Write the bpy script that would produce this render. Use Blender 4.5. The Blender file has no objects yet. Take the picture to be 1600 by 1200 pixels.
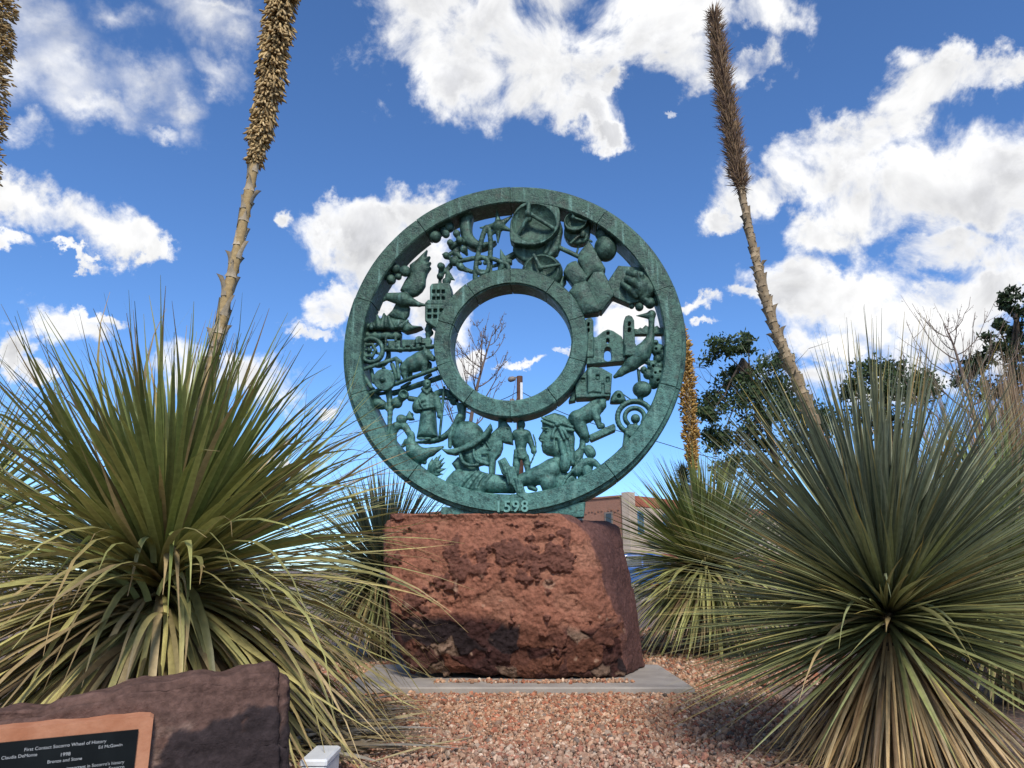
import bpy, math, random
import numpy as np
from mathutils import Vector

rng = np.random.default_rng(7)
random.seed(7)
R = math.radians
SC = bpy.context.scene
COL = SC.collection

# ------------------------------------------------------------------ camera
PITCH = R(14.2)
FPX = 1150.0            # focal length in pixels of a 1600 px wide frame
CAM = np.array([0.0, 0.0, 0.92])
cam_d = bpy.data.cameras.new('camera')
cam = bpy.data.objects.new('camera', cam_d)
COL.objects.link(cam)
cam.location = CAM
cam.rotation_euler = (R(90) + PITCH, 0, 0)
cam_d.sensor_width = 36.0
cam_d.lens = 36.0 * FPX / 1600.0
cam_d.clip_end = 3000
SC.camera = cam

# ------------------------------------------------------------------ sun, view
SUN_EL, SUN_AZ = R(46), R(172)      # azimuth measured from +Y towards +X (behind the camera)
SUN_STRENGTH, SUN_ANGLE = 2.8, 12.0
sun_d = bpy.data.lights.new('sun', 'SUN')
sun_d.energy = SUN_STRENGTH
sun_d.angle = R(SUN_ANGLE)
sun_d.color = (1.0, 0.95, 0.88)
sun = bpy.data.objects.new('sun', sun_d)
COL.objects.link(sun)
sdir = Vector((math.sin(SUN_AZ) * math.cos(SUN_EL), math.cos(SUN_AZ) * math.cos(SUN_EL), math.sin(SUN_EL)))
sun.rotation_euler = sdir.to_track_quat('Z', 'Y').to_euler()
vs = SC.view_settings
vs.view_transform = 'Standard'
vs.look = 'None'
vs.exposure = 0.55
vs.gamma = 1.0
vs.use_curve_mapping = False
SC.cycles.max_bounces = 4
SC.cycles.transparent_max_bounces = 8


# ------------------------------------------------------------------ pixel <-> world helpers (photo pixels, 1600 x 1200)
def ray(x, y):
    a = (np.asarray(x, float) - 800) / FPX
    b = -(np.asarray(y, float) - 600) / FPX
    c, s = math.cos(PITCH), math.sin(PITCH)
    return np.stack([a, c - b * s, s + b * c], -1)


def at(x, y, Y):
    d = ray(x, y)
    return CAM + d * (np.asarray(Y, float) / d[..., 1])[..., None]


def ground(x, y, z=0.0):
    d = ray(x, y)
    return CAM + d * ((z - CAM[2]) / d[..., 2])[..., None]


# ------------------------------------------------------------------ node helpers
class NT:
    def __init__(s, tree):
        s.t = tree
        s.n = tree.nodes
        s.l = tree.links

    def add(s, kind, **kw):
        n = s.n.new(kind)
        for k, v in kw.items():
            setattr(n, k, v)
        return n

    def put(s, sock, v):
        if hasattr(v, 'is_output'):
            s.l.new(v, sock)
        else:
            if hasattr(sock.default_value, '__len__'):
                v = tuple(v)
                if len(v) == 3 and len(sock.default_value) == 4:
                    v = v + (1.0,)
            sock.default_value = v

    def m(s, op, a, b=0.0, c=None, clamp=False):
        n = s.add('ShaderNodeMath', operation=op, use_clamp=clamp)
        s.put(n.inputs[0], a)
        s.put(n.inputs[1], b)
        if c is not None:
            s.put(n.inputs[2], c)
        return n.outputs[0]

    def vm(s, op, a, b=None, out=0):
        n = s.add('ShaderNodeVectorMath', operation=op)
        s.put(n.inputs[0], a)
        if b is not None:
            s.put(n.inputs[3 if op == 'SCALE' else 1], b)
        return n.outputs[out]

    def noise(s, vec, scale, detail=4, rough=0.55, out=0, dist=0.0):
        n = s.add('ShaderNodeTexNoise')
        s.put(n.inputs['Vector'], vec)
        n.inputs['Scale'].default_value = scale
        n.inputs['Detail'].default_value = detail
        n.inputs['Roughness'].default_value = rough
        n.inputs['Distortion'].default_value = dist
        return n.outputs[out]

    def step(s, v, a, b, ta=0.0, tb=1.0):
        n = s.add('ShaderNodeMapRange', interpolation_type='SMOOTHSTEP')
        s.put(n.inputs[0], v)
        s.put(n.inputs[1], a)
        s.put(n.inputs[2], b)
        s.put(n.inputs[3], ta)
        s.put(n.inputs[4], tb)
        return n.outputs[0]

    def mix(s, f, a, b, mode='MIX'):
        n = s.add('ShaderNodeMix', data_type='RGBA', blend_type=mode)
        s.put(n.inputs[0], f)
        s.put(n.inputs[6], a)
        s.put(n.inputs[7], b)
        return n.outputs[2]


def material(name):
    m = bpy.data.materials.new(name)
    m.use_nodes = True
    nt = NT(m.node_tree)
    b = m.node_tree.nodes['Principled BSDF']
    tc = nt.add('ShaderNodeTexCoord')
    return m, nt, b, tc.outputs['Object']


def bump(nt, b, h, strength, dist):
    n = nt.add('ShaderNodeBump')
    n.inputs['Strength'].default_value = strength
    n.inputs['Distance'].default_value = dist
    nt.put(n.inputs['Height'], h)
    nt.put(b.inputs['Normal'], n.outputs[0])


# ------------------------------------------------------------------ world: sky with cumulus
def angles(x, y):
    d = ray(x, y)
    return math.atan2(d[0], d[1]), math.asin(d[2] / np.linalg.norm(d))


world = bpy.data.worlds.new('World')
SC.world = world
world.cycles.sampling_method = 'NONE'
world.use_nodes = True
wn = NT(world.node_tree)
for n in list(wn.n):
    wn.n.remove(n)
sky = wn.add('ShaderNodeTexSky', sky_type='NISHITA')
sky.sun_disc = False
sky.sun_elevation = SUN_EL
sky.sun_rotation = SUN_AZ
sky.altitude = 1400
sky.air_density = 1.0
sky.dust_density = 0.1
sky.ozone_density = 1.6
tcw = wn.add('ShaderNodeTexCoord').outputs['Generated']
sep = wn.add('ShaderNodeSeparateXYZ')
wn.put(sep.inputs[0], tcw)
az = wn.m('ARCTAN2', sep.outputs[0], sep.outputs[1])
el = wn.m('ARCSINE', sep.outputs[2])
cmb = wn.add('ShaderNodeCombineXYZ')
wn.put(cmb.inputs[0], az)
wn.put(cmb.inputs[1], el)
warp = wn.vm('SCALE', wn.vm('SUBTRACT', wn.noise(tcw, 8.0, 7, 0.63, out=1), (0.5, 0.5, 0.5)), 0.17)
P2 = wn.vm('ADD', cmb.outputs[0], warp)
# cumulus masses: (x, y, rx, ry) given as directions through the photograph, turned into azimuth and elevation
CUM = [(650, 70, 90, 85), (770, 70, 140, 95), (860, 130, 110, 80), (900, 185, 75, 40), (962, 215, 34, 28), (740, -10, 190, 60),
       (960, 130, 40, 30), (1090, 30, 130, 75), (1190, 25, 60, 60), (1180, 120, 48, 40), (1090, 110, 70, 50), (1030, -20, 120, 60),
       (1500, 130, 100, 45), (1560, 110, 50, 30), (1440, 170, 100, 60), (1340, 215, 100, 55), (1260, 265, 85, 50), (1420, 300, 160, 85),
       (1560, 290, 120, 90), (1200, 310, 70, 40), (1150, 345, 50, 25), (1290, 350, 110, 40), (1490, 390, 130, 50), (1590, 370, 80, 60),
       (1230, 430, 85, 50), (1330, 450, 130, 48), (1450, 480, 150, 50), (1560, 450, 90, 55), (1165, 460, 42, 18), (1480, 530, 120, 40),
       (1300, 520, 60, 30), (1270, 590, 60, 40),
       (80, 345, 105, 52), (20, 330, 60, 40), (180, 375, 60, 32), (235, 390, 34, 18), (25, 400, 45, 16), (120, 412, 50, 10),
       (650, 335, 70, 45), (570, 365, 85, 45), (520, 345, 45, 30), (585, 430, 75, 55), (650, 400, 70, 60), (540, 480, 55, 25),
       (510, 512, 45, 16), (690, 460, 60, 50), (432, 353, 24, 20), (600, 470, 60, 30),
       (135, 500, 62, 34), (20, 550, 38, 34), (60, 590, 40, 18), (370, 580, 110, 40), (300, 610, 60, 30), (170, 480, 60, 12), (440, 720, 60, 14),
       (815, 572, 36, 10), (735, 562, 45, 26), (876, 556, 16, 9), (760, 545, 30, 15),
       (965, 462, 65, 32), (1020, 500, 48, 60), (985, 520, 50, 50), (1095, 478, 30, 14), (1106, 515, 16, 10),
       (528, 640, 30, 13), (1390, 590, 90, 40), (1560, 560, 80, 40), (990, 580, 20, 10), (1050, 186, 14, 9)]
WISP = [(60, 50, 95, 70), (40, 110, 70, 45), (110, 90, 60, 50), (235, 130, 75, 45), (150, 160, 90, 30), (290, 175, 45, 35), (330, 40, 70, 55),
        (380, 75, 45, 40), (360, 130, 50, 30), (250, 205, 40, 16), (20, 200, 40, 18), (340, 20, 90, 20), (180, 20, 50, 40), (90, 110, 90, 60)]


def field(lst):
    f = None
    for (x, y, rx, ry) in lst:
        a0, e0 = angles(x, y)
        a1, e1 = angles(x + rx, y)
        a2, e2 = angles(x, y - ry)
        ra, re = max(abs(a1 - a0), 1e-3), max(abs(e2 - e0), 1e-3)
        q = wn.vm('MULTIPLY', wn.vm('SUBTRACT', P2, (a0, e0, 0)), (1 / ra, 1 / re, 0))
        l = wn.vm('LENGTH', q, out=1)
        f = l if f is None else wn.m('SMOOTH_MIN', f, l, 0.35)
    return f


puff = wn.noise(tcw, 10.0, 10, 0.60, dist=0.35)
up = wn.vm('ADD', tcw, (0.006, 0.0, 0.020))
puff_up = wn.noise(up, 10.0, 7, 0.60, dist=0.35)
lowf = wn.noise(tcw, 6.0, 4, 0.55)
fc = wn.m('SUBTRACT', puff, 0.5)
dens = wn.m('ADD', wn.m('MINIMUM', wn.m('MULTIPLY', wn.m('SUBTRACT', 1.22, field(CUM)), 0.85), 0.62), wn.m('MULTIPLY', fc, 2.6))
# the same kind of clouds goes on all round the sky, outside the picture
far = wn.m('MAXIMUM', wn.step(wn.m('ABSOLUTE', az), 0.85, 1.05), wn.step(el, 0.80, 0.95))
gen = wn.m('ADD', wn.m('MULTIPLY', wn.m('SUBTRACT', wn.noise(tcw, 2.6, 2, 0.5), 0.53), 5.0), wn.m('MULTIPLY', fc, 1.6))
gen = wn.m('SUBTRACT', gen, wn.m('MULTIPLY', wn.m('SUBTRACT', 1.0, far), 6.0))
gen = wn.m('SUBTRACT', gen, wn.step(el, 0.10, -0.02, 0.0, 4.0))
dens = wn.m('MAXIMUM', dens, gen)
a_c = wn.step(dens, 0.02, 0.62)
stretch = wn.vm('MULTIPLY', tcw, (1.0, 1.0, 1.6))
wf = wn.noise(stretch, 6.5, 8, 0.6, dist=0.5)
wd = wn.m('ADD', wn.m('MULTIPLY', wn.m('SUBTRACT', 1.06, field(WISP)), 0.62), wn.m('MULTIPLY', wn.m('SUBTRACT', wf, 0.5), 1.7))
a_w = wn.m('MULTIPLY', wn.step(wd, -0.15, 1.05), 0.92)
alpha = wn.m('MAXIMUM', a_c, a_w)
# relief: brighter where the cloud thins out above, greyer in the thick middles
lit = wn.m('MULTIPLY', wn.m('SUBTRACT', puff, puff_up), 1.0)
thick = wn.m('MULTIPLY', wn.step(dens, 0.35, 1.0), wn.step(lowf, 0.38, 0.60))
val = wn.m('SUBTRACT', wn.m('ADD', 0.99, lit), wn.m('MULTIPLY', thick, 0.36))
val = wn.m('MINIMUM', wn.m('MAXIMUM', val, 0.60), 1.08)
ccol = wn.mix(thick, (1.0, 1.0, 1.0), (0.95, 0.96, 1.0))
CLOUD = 6.9
ccol = wn.vm('SCALE', ccol, wn.m('MULTIPLY', val, CLOUD))
tinted = wn.mix(1.0, sky.outputs[0], (0.66, 0.95, 1.28), 'MULTIPLY')
bg = wn.add('ShaderNodeBackground')
wn.put(bg.inputs[0], wn.mix(alpha, tinted, ccol))
bg.inputs[1].default_value = 0.102
wo = wn.add('ShaderNodeOutputWorld')
wn.l.new(bg.outputs[0], wo.inputs[0])


# ------------------------------------------------------------------ mesh helpers
def fastmesh(name, V, F, C=None, smooth=False, mat=None):
    """V (n,3); F (m,k) array or list of arrays; C (n,3) optional point colours."""
    me = bpy.data.meshes.new(name)
    V = np.asarray(V, np.float32)
    Fs = [np.asarray(f, np.int32) for f in (F if isinstance(F, list) else [F]) if len(f)]
    loops = np.concatenate([f.ravel() for f in Fs])
    tot = np.concatenate([np.full(len(f), f.shape[1], np.int32) for f in Fs])
    start = np.concatenate([[0], np.cumsum(tot)[:-1]]).astype(np.int32)
    me.vertices.add(len(V))
    me.vertices.foreach_set('co', V.ravel())
    me.loops.add(len(loops))
    me.loops.foreach_set('vertex_index', loops)
    me.polygons.add(len(tot))
    me.polygons.foreach_set('loop_start', start)
    me.polygons.foreach_set('loop_total', tot)
    me.polygons.foreach_set('use_smooth', np.full(len(tot), smooth, bool))
    if C is not None:
        a = me.attributes.new('Col', 'FLOAT_COLOR', 'POINT')
        c4 = np.ones((len(V), 4), np.float32)
        c4[:, :3] = C
        a.data.foreach_set('color', c4.ravel())
    me.update(calc_edges=True)
    if mat:
        me.materials.append(mat)
    return me


ROOTLOC = {}


def tag(o, label=None, cat=None, group=None, kind=None):
    if label:
        o['label'] = label
    if cat:
        o['category'] = cat
    if group:
        o['group'] = group
    if kind:
        o['kind'] = kind
    return o


def thing(name, loc, label, cat, group=None):
    o = bpy.data.objects.new(name, None)
    o.empty_display_size = 0.1
    COL.objects.link(o)
    o.location = loc
    ROOTLOC[o.name] = np.array(loc, float)
    return tag(o, label, cat, group)


def mk(name, V, F, mat, parent=None, C=None, smooth=False, loc=None):
    """a mesh object from world-space vertices"""
    V = np.asarray(V, float)
    if parent is not None:
        base = ROOTLOC[parent.name]
    else:
        base = np.array(loc if loc is not None else (0, 0, 0), float)
    me = fastmesh(name, V - base, F, C, smooth, mat)
    o = bpy.data.objects.new(name, me)
    COL.objects.link(o)
    if parent is not None:
        o.parent = parent
    else:
        o.location = base
    ROOTLOC[o.name] = base
    return o


BOXF = np.array([(0, 3, 2, 1), (4, 5, 6, 7), (0, 1, 5, 4), (1, 2, 6, 5), (2, 3, 7, 6), (3, 0, 4, 7)])


class MB:
    """collects pieces of ONE object"""
    def __init__(s):
        s.V, s.F4, s.F3, s.C, s.n = [], [], [], [], 0

    def add(s, V, F4=(), F3=(), C=None):
        V = np.asarray(V, float)
        if len(F4):
            s.F4.append(np.asarray(F4) + s.n)
        if len(F3):
            s.F3.append(np.asarray(F3) + s.n)
        s.V.append(V)
        if C is not None:
            C = np.asarray(C, float)
            s.C.append(np.broadcast_to(C, (len(V), 3)))
        s.n += len(V)

    def box(s, lo, hi, U=None, O=None, C=None):
        x0, y0, z0 = lo
        x1, y1, z1 = hi
        V = np.array([(x0, y0, z0), (x1, y0, z0), (x1, y1, z0), (x0, y1, z0), (x0, y0, z1), (x1, y0, z1), (x1, y1, z1), (x0, y1, z1)], float)
        if U is not None:
            V = V @ np.asarray(U)
        if O is not None:
            V = V + np.asarray(O)
        s.add(V, BOXF, C=C)

    def tube(s, pts, rad, n=8, C=None, cap=True):
        V, F = tube(pts, rad, n)
        s.add(V, F, C=C)

    def build(s, name, mat, parent=None, smooth=False, loc=None):
        F = []
        if s.F4:
            F.append(np.concatenate(s.F4))
        if s.F3:
            F.append(np.concatenate(s.F3))
        return mk(name, np.concatenate(s.V), F, mat, parent, np.concatenate(s.C) if s.C else None, smooth, loc)


def tube(pts, rad, n=8):
    pts = np.asarray(pts, float)
    rad = np.broadcast_to(np.asarray(rad, float), (len(pts),))
    T = np.gradient(pts, axis=0)
    T /= np.linalg.norm(T, axis=1)[:, None] + 1e-9
    ref = np.array([0, 0, 1.0]) if abs(T[0][2]) < 0.9 else np.array([1.0, 0, 0])
    V = []
    u = np.cross(T[0], ref)
    u /= np.linalg.norm(u)
    a = np.arange(n) * 2 * np.pi / n
    for p, t, r in zip(pts, T, rad):
        u = u - t * np.dot(u, t)
        u /= np.linalg.norm(u)
        v = np.cross(t, u)
        V.append(p + r * (np.cos(a)[:, None] * u + np.sin(a)[:, None] * v))
    # closed ends
    V = [np.repeat(pts[:1], n, 0)] + V + [np.repeat(pts[-1:], n, 0)]
    V = np.concatenate(V)
    i = np.arange(n)
    F = []
    for k in range(len(pts) + 1):
        F.append(np.stack([k * n + i, k * n + (i + 1) % n, (k + 1) * n + (i + 1) % n, (k + 1) * n + i], 1))
    return V, np.concatenate(F)


def spline(pts, m=6, closed=False):
    """Catmull-Rom through points"""
    p = np.asarray(pts, float)
    if closed:
        p = np.concatenate([p[-1:], p, p[:2]])
    else:
        p = np.concatenate([2 * p[:1] - p[1:2], p, 2 * p[-1:] - p[-2:-1]])
    out = []
    t = np.linspace(0, 1, m, endpoint=False)[:, None]
    for i in range(1, len(p) - 2):
        a, b, c, d = p[i - 1], p[i], p[i + 1], p[i + 2]
        out.append(0.5 * (2 * b + (c - a) * t + (2 * a - 5 * b + 4 * c - d) * t ** 2 + (3 * b - a - 3 * c + d) * t ** 3))
    out = np.concatenate(out)
    if not closed:
        out = np.concatenate([out, p[-2:-1]])
    return out


# gradient noise in numpy
_perm = np.random.default_rng(3).permutation(256)
_perm = np.concatenate([_perm, _perm, _perm])
_grad = np.random.default_rng(4).normal(size=(256, 3))
_grad /= np.linalg.norm(_grad, axis=1)[:, None]


def perlin(p):
    p = np.asarray(p, float)
    i = np.floor(p).astype(int)
    f = p - i
    i &= 255
    u = f * f * f * (f * (f * 6 - 15) + 10)
    res = 0
    for dx in (0, 1):
        for dy in (0, 1):
            for dz in (0, 1):
                h = _perm[_perm[_perm[(i[:, 0] + dx) & 255] + ((i[:, 1] + dy) & 255)] + ((i[:, 2] + dz) & 255)]
                g = _grad[h]
                w = (u[:, 0] if dx else 1 - u[:, 0]) * (u[:, 1] if dy else 1 - u[:, 1]) * (u[:, 2] if dz else 1 - u[:, 2])
                res = res + w * (g[:, 0] * (f[:, 0] - dx) + g[:, 1] * (f[:, 1] - dy) + g[:, 2] * (f[:, 2] - dz))
    return res * 1.5


def fbm(p, oct=4, rough=0.5, off=0.0):
    a, s, tot = 0, 1.0, 0
    p = np.asarray(p, float) + off
    for o in range(oct):
        a = a + s * perlin(p * 2 ** o + 17.3 * o)
        tot += s
        s *= rough
    return a / tot


def sstep(x, a, b):
    t = np.clip((x - a) / (b - a), 0, 1)
    return t * t * (3 - 2 * t)


# ------------------------------------------------------------------ materials
def attr_mat(name, rough=0.6, var=0.25, vscale=14.0, bumps=None, spec=0.3, trans=0.0):
    m, nt, b, oc = material(name)
    a = nt.add('ShaderNodeAttribute', attribute_name='Col').outputs['Color']
    n = nt.noise(oc, vscale, 5, 0.6)
    f = nt.step(n, 0.25, 0.75, 1 - var, 1 + var)
    c = nt.vm('SCALE', a, f)
    nt.put(b.inputs['Base Color'], c)
    b.inputs['Roughness'].default_value = rough
    b.inputs['Specular IOR Level'].default_value = spec
    if bumps:
        bump(nt, b, nt.noise(oc, bumps[0], 6, 0.65), bumps[1], bumps[2])
    if trans:
        tr = nt.add('ShaderNodeBsdfTranslucent')
        nt.put(tr.inputs[0], c)
        mx = nt.add('ShaderNodeMixShader')
        mx.inputs[0].default_value = trans
        nt.l.new(b.outputs[0], mx.inputs[1])
        nt.l.new(tr.outputs[0], mx.inputs[2])
        out = [n for n in nt.n if n.type == 'OUTPUT_MATERIAL'][0]
        nt.l.new(mx.outputs[0], out.inputs[0])
    return m


def plain_mat(name, c1, c2, scale=8.0, rough=0.7, bumps=None, spec=0.3, detail=6):
    m, nt, b, oc = material(name)
    n = nt.noise(oc, scale, detail, 0.6)
    nt.put(b.inputs['Base Color'], nt.mix(nt.step(n, 0.3, 0.7), c1, c2))
    b.inputs['Roughness'].default_value = rough
    b.inputs['Specular IOR Level'].default_value = spec
    if bumps:
        bump(nt, b, nt.noise(oc, bumps[0], 6, 0.6), bumps[1], bumps[2])
    return m


def bronze_mat():
    m, nt, b, oc = material('verdigris_bronze')
    big = nt.noise(oc, 2.2, 5, 0.6)
    mid = nt.noise(oc, 11.0, 6, 0.65)
    fine = nt.noise(oc, 70.0, 4, 0.6)
    sepz = nt.add('ShaderNodeSeparateXYZ')
    nt.put(sepz.inputs[0], oc)
    # the lower half has weathered to a bluer, thicker patina
    low = nt.step(nt.m('ADD', sepz.outputs[2], nt.m('MULTIPLY', nt.m('SUBTRACT', big, 0.5), 1.6)), 2.3, 0.2)
    green = nt.mix(nt.step(mid, 0.32, 0.68), (0.012, 0.034, 0.026), (0.066, 0.132, 0.096))
    teal = nt.mix(nt.step(mid, 0.30, 0.70), (0.024, 0.082, 0.071), (0.115, 0.272, 0.232))
    c = nt.mix(low, green, teal)
    c = nt.mix(nt.step(fine, 0.56, 0.68, 0.0, 0.72), c, (0.012, 0.026, 0.022))
    grit = nt.noise(oc, 26.0, 6, 0.7)
    c = nt.mix(nt.step(grit, 0.50, 0.64, 0.0, 0.62), c, (0.016, 0.036, 0.029))
    c = nt.mix(nt.step(grit, 0.44, 0.30, 0.0, 0.40), c, (0.150, 0.300, 0.250))
    streak = nt.noise(nt.vm('MULTIPLY', oc, (16.0, 16.0, 1.6)), 1.0, 4, 0.6)
    c = nt.mix(nt.step(streak, 0.54, 0.72, 0.0, 0.6), c, (0.150, 0.290, 0.245))
    rust = nt.noise(oc, 5.0, 5, 0.7)
    c = nt.mix(nt.step(rust, 0.58, 0.74, 0.0, 0.55), c, (0.060, 0.052, 0.034))
    nt.put(b.inputs['Base Color'], c)
    b.inputs['Metallic'].default_value = 0.30
    nt.put(b.inputs['Roughness'], nt.step(mid, 0.3, 0.7, 0.38, 0.68))
    b.inputs['Specular IOR Level'].default_value = 0.45
    h = nt.m('ADD', nt.m('MULTIPLY', fine, 0.6), mid)
    bump(nt, b, nt.m('ADD', h, nt.m('MULTIPLY', grit, 0.8)), 0.6, 0.014)
    return m


BRONZE = bronze_mat()
CONCRETE = plain_mat('concrete', (0.27, 0.235, 0.20), (0.36, 0.315, 0.265), 5.0, 0.85, (40.0, 0.25, 0.004))
ROCK = attr_mat('red_sandstone', 0.9, 0.30, 34.0, (60.0, 0.7, 0.014), 0.15)
LEAF = attr_mat('strap_leaf', 0.45, 0.18, 26.0, None, 0.35, 0.12)
STALK = attr_mat('dry_stalk', 0.75, 0.22, 40.0, (60.0, 0.4, 0.004), 0.2)
BARK = plain_mat('bark', (0.045, 0.034, 0.026), (0.10, 0.075, 0.055), 12.0, 0.9, (30.0, 0.6, 0.02))
TWIG = plain_mat('reddish_twig', (0.115, 0.080, 0.062), (0.20, 0.145, 0.115), 12.0, 0.85)
TREELEAF = attr_mat('tree_leaf', 0.5, 0.25, 3.0, None, 0.3, 0.2)

# ------------------------------------------------------------------ ground, road, pad
def gravel_ground_mat():
    m, nt, b, oc = material('gravel_ground')
    v = nt.add('ShaderNodeTexVoronoi')
    nt.put(v.inputs['Vector'], oc)
    v.inputs['Scale'].default_value = 38.0
    r = nt.add('ShaderNodeSeparateColor')
    nt.put(r.inputs[0], v.outputs['Color'])
    c = nt.mix(r.outputs[0], (0.17, 0.115, 0.085), (0.36, 0.27, 0.20))
    c = nt.mix(nt.step(r.outputs[1], 0.6, 0.9), c, (0.27, 0.125, 0.085))
    c = nt.mix(nt.step(v.outputs['Distance'], 0.30, 0.55, 0.0, 0.7), c, (0.06, 0.045, 0.035))
    nt.put(b.inputs['Base Color'], c)
    b.inputs['Roughness'].default_value = 0.95
    bump(nt, b, v.outputs['Distance'], -0.7, 0.02)
    return m


mk('ground', [(-400, -60, -0.012), (400, -60, -0.012), (400, 900, -0.012), (-400, 900, -0.012)], np.array([(0, 1, 2, 3)]), gravel_ground_mat())
bpy.data.objects['ground']['kind'] = 'structure'
ASPHALT = plain_mat('asphalt', (0.040, 0.040, 0.042), (0.062, 0.060, 0.058), 30.0, 0.9, (90.0, 0.3, 0.004))
road = mk('road', [(-200, 24, -0.006), (200, 24, -0.006), (200, 36, -0.006), (-200, 36, -0.006)], np.array([(0, 1, 2, 3)]), ASPHALT)
road['kind'] = 'structure'
for y0, y1 in ((23.82, 24.0), (36.0, 36.18)):
    mb = MB()
    mb.box((-200, y0, -0.05), (200, y1, 0.11))
    k = mb.build('kerb', CONCRETE)
    k['kind'] = 'structure'

PADZ = 0.05
mb = MB()
px0, px1, py0, py1, b_ = -1.30, 1.40, 6.04, 7.46, 0.012
o_ = np.array([(px0, py0), (px1, py0), (px1, py1), (px0, py1)])
i_ = np.array([(px0 + b_, py0 + b_), (px1 - b_, py0 + b_), (px1 - b_, py1 - b_), (px0 + b_, py1 - b_)])
V = np.concatenate([np.c_[o_, np.full(4, -0.03)], np.c_[o_, np.full(4, PADZ - b_)], np.c_[i_, np.full(4, PADZ)]])
F = [(k, (k + 1) % 4, 4 + (k + 1) % 4, 4 + k) for k in range(4)] + [(4 + k, 4 + (k + 1) % 4, 8 + (k + 1) % 4, 8 + k) for k in range(4)] + [(8, 9, 10, 11)]
tag(mk('concrete_pad', V, np.array(F), CONCRETE), 'grey concrete pad in the gravel under the big red boulder', 'slab')

# gravel stones: one mass of real stones
ICO_V = []
g_ = (1 + 5 ** 0.5) / 2
for a_, b2 in ((1, g_), (-1, g_), (1, -g_), (-1, -g_)):
    ICO_V += [(a_, b2, 0), (0, a_, b2), (b2, 0, a_)]
ICO_V = np.array(ICO_V, float)
ICO_V /= np.linalg.norm(ICO_V[0])
ICO_F = []
for a_ in range(12):
    for b2 in range(a_ + 1, 12):
        for c_ in range(b2 + 1, 12):
            if max(np.linalg.norm(ICO_V[a_] - ICO_V[b2]), np.linalg.norm(ICO_V[b2] - ICO_V[c_]), np.linalg.norm(ICO_V[a_] - ICO_V[c_])) < 1.1:
                n_ = np.cross(ICO_V[b2] - ICO_V[a_], ICO_V[c_] - ICO_V[a_])
                ICO_F.append((a_, b2, c_) if np.dot(n_, ICO_V[a_]) > 0 else (a_, c_, b2))
ICO_F = np.array(ICO_F)
PAL = np.array([(0.40, 0.28, 0.20), (0.35, 0.225, 0.155), (0.45, 0.345, 0.265), (0.31, 0.135, 0.09), (0.37, 0.175, 0.115), (0.27, 0.20, 0.16), (0.50, 0.43, 0.36), (0.20, 0.12, 0.085), (0.16, 0.14, 0.13), (0.37, 0.22, 0.145)])
PW = np.array([.17, .14, .12, .10, .10, .10, .07, .09, .04, .07])


def rot_many(n):
    q = rng.normal(size=(n, 4))
    q /= np.linalg.norm(q, axis=1)[:, None]
    w, x, y, z = q.T
    return np.stack([np.stack([1 - 2 * (y * y + z * z), 2 * (x * y - z * w), 2 * (x * z + y * w)], -1),
                     np.stack([2 * (x * y + z * w), 1 - 2 * (x * x + z * z), 2 * (y * z - x * w)], -1),
                     np.stack([2 * (x * z - y * w), 2 * (y * z + x * w), 1 - 2 * (x * x + y * y)], -1)], 1)


def stones(xy, size, z, grey):
    n = len(xy)
    sc = size[:, None] * rng.uniform(0.65, 1.25, (n, 3))
    sc[:, 2] *= 0.8
    jit = 1 + rng.uniform(-0.22, 0.22, (n, 12, 1))
    v = ICO_V[None] * jit * sc[:, None]
    v = np.einsum('nij,nkj->nki', rot_many(n), v)
    v += np.concatenate([xy, z[:, None]], 1)[:, None]
    f = ICO_F[None] + (np.arange(n) * 12)[:, None, None]
    c = PAL[rng.choice(len(PAL), n, p=PW / PW.sum())] * rng.uniform(0.75, 1.45, (n, 1)) * np.array([0.98, 0.83, 0.70])
    g = c.mean(1, keepdims=True)
    c = c + (g * np.array([1.05, 1.0, 0.95]) - c) * grey[:, None]
    return v.reshape(-1, 3), f.reshape(-1, 3), np.repeat(c, 12, 0)


def jitter_grid(x0, x1, y0, y1, s):
    X, Y = np.meshgrid(np.arange(x0, x1, s), np.arange(y0, y1, s))
    p = np.stack([X.ravel(), Y.ravel()], 1)
    return p + rng.uniform(-0.5, 0.5, p.shape) * s


xy = np.concatenate([jitter_grid(-1.7, 2.0, 3.3, 6.5, 0.0176), jitter_grid(-2.4, 2.8, 6.5, 8.0, 0.030), jitter_grid(0.6, 3.6, 8.0, 12.5, 0.045)])
keep = ~((xy[:, 0] > px0 - .008) & (xy[:, 0] < px1 + .008) & (xy[:, 1] > py0 - .008) & (xy[:, 1] < py1 + .008))
xy = xy[keep]
sz = np.clip(rng.lognormal(math.log(0.0092), 0.38, len(xy)), 0.006, 0.032) * np.where(xy[:, 1] > 8, 1.7, np.where(xy[:, 1] > 6.5, 1.25, 1))
V1, F1, C1 = stones(xy, sz, sz * 0.25 + rng.uniform(-0.004, 0.008, len(xy)), sstep(4.9 - xy[:, 1] + fbm(np.c_[xy, xy[:, :1] * 0] * 1.3, 3), -0.2, 1.1) * 0.22)  # nearer stones greyed: shade over the front gravel put into their colour
n2 = 520
t2 = rng.uniform(0, 1, n2)
xy2 = np.c_[-0.62 + 1.60 * t2, 6.30 + rng.normal(0, 0.03, n2) + 0.02 * np.sin(t2 * 9)]
s2 = np.clip(rng.lognormal(math.log(0.010), 0.35, n2), 0.005, 0.02)
V2, F2, C2 = stones(xy2, s2, PADZ + s2 * 0.6, np.zeros(n2))
GRAVEL = attr_mat('gravel_stone', 0.9, 0.18, 60.0, None, 0.2)
g = mk('gravel', np.concatenate([V1, V2]), np.concatenate([F1, F2 + len(V1)]), GRAVEL, C=np.concatenate([C1, C2]))
tag(g, 'mixed red, tan and grey gravel covering the planting bed', 'gravel', kind='stuff')


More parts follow.
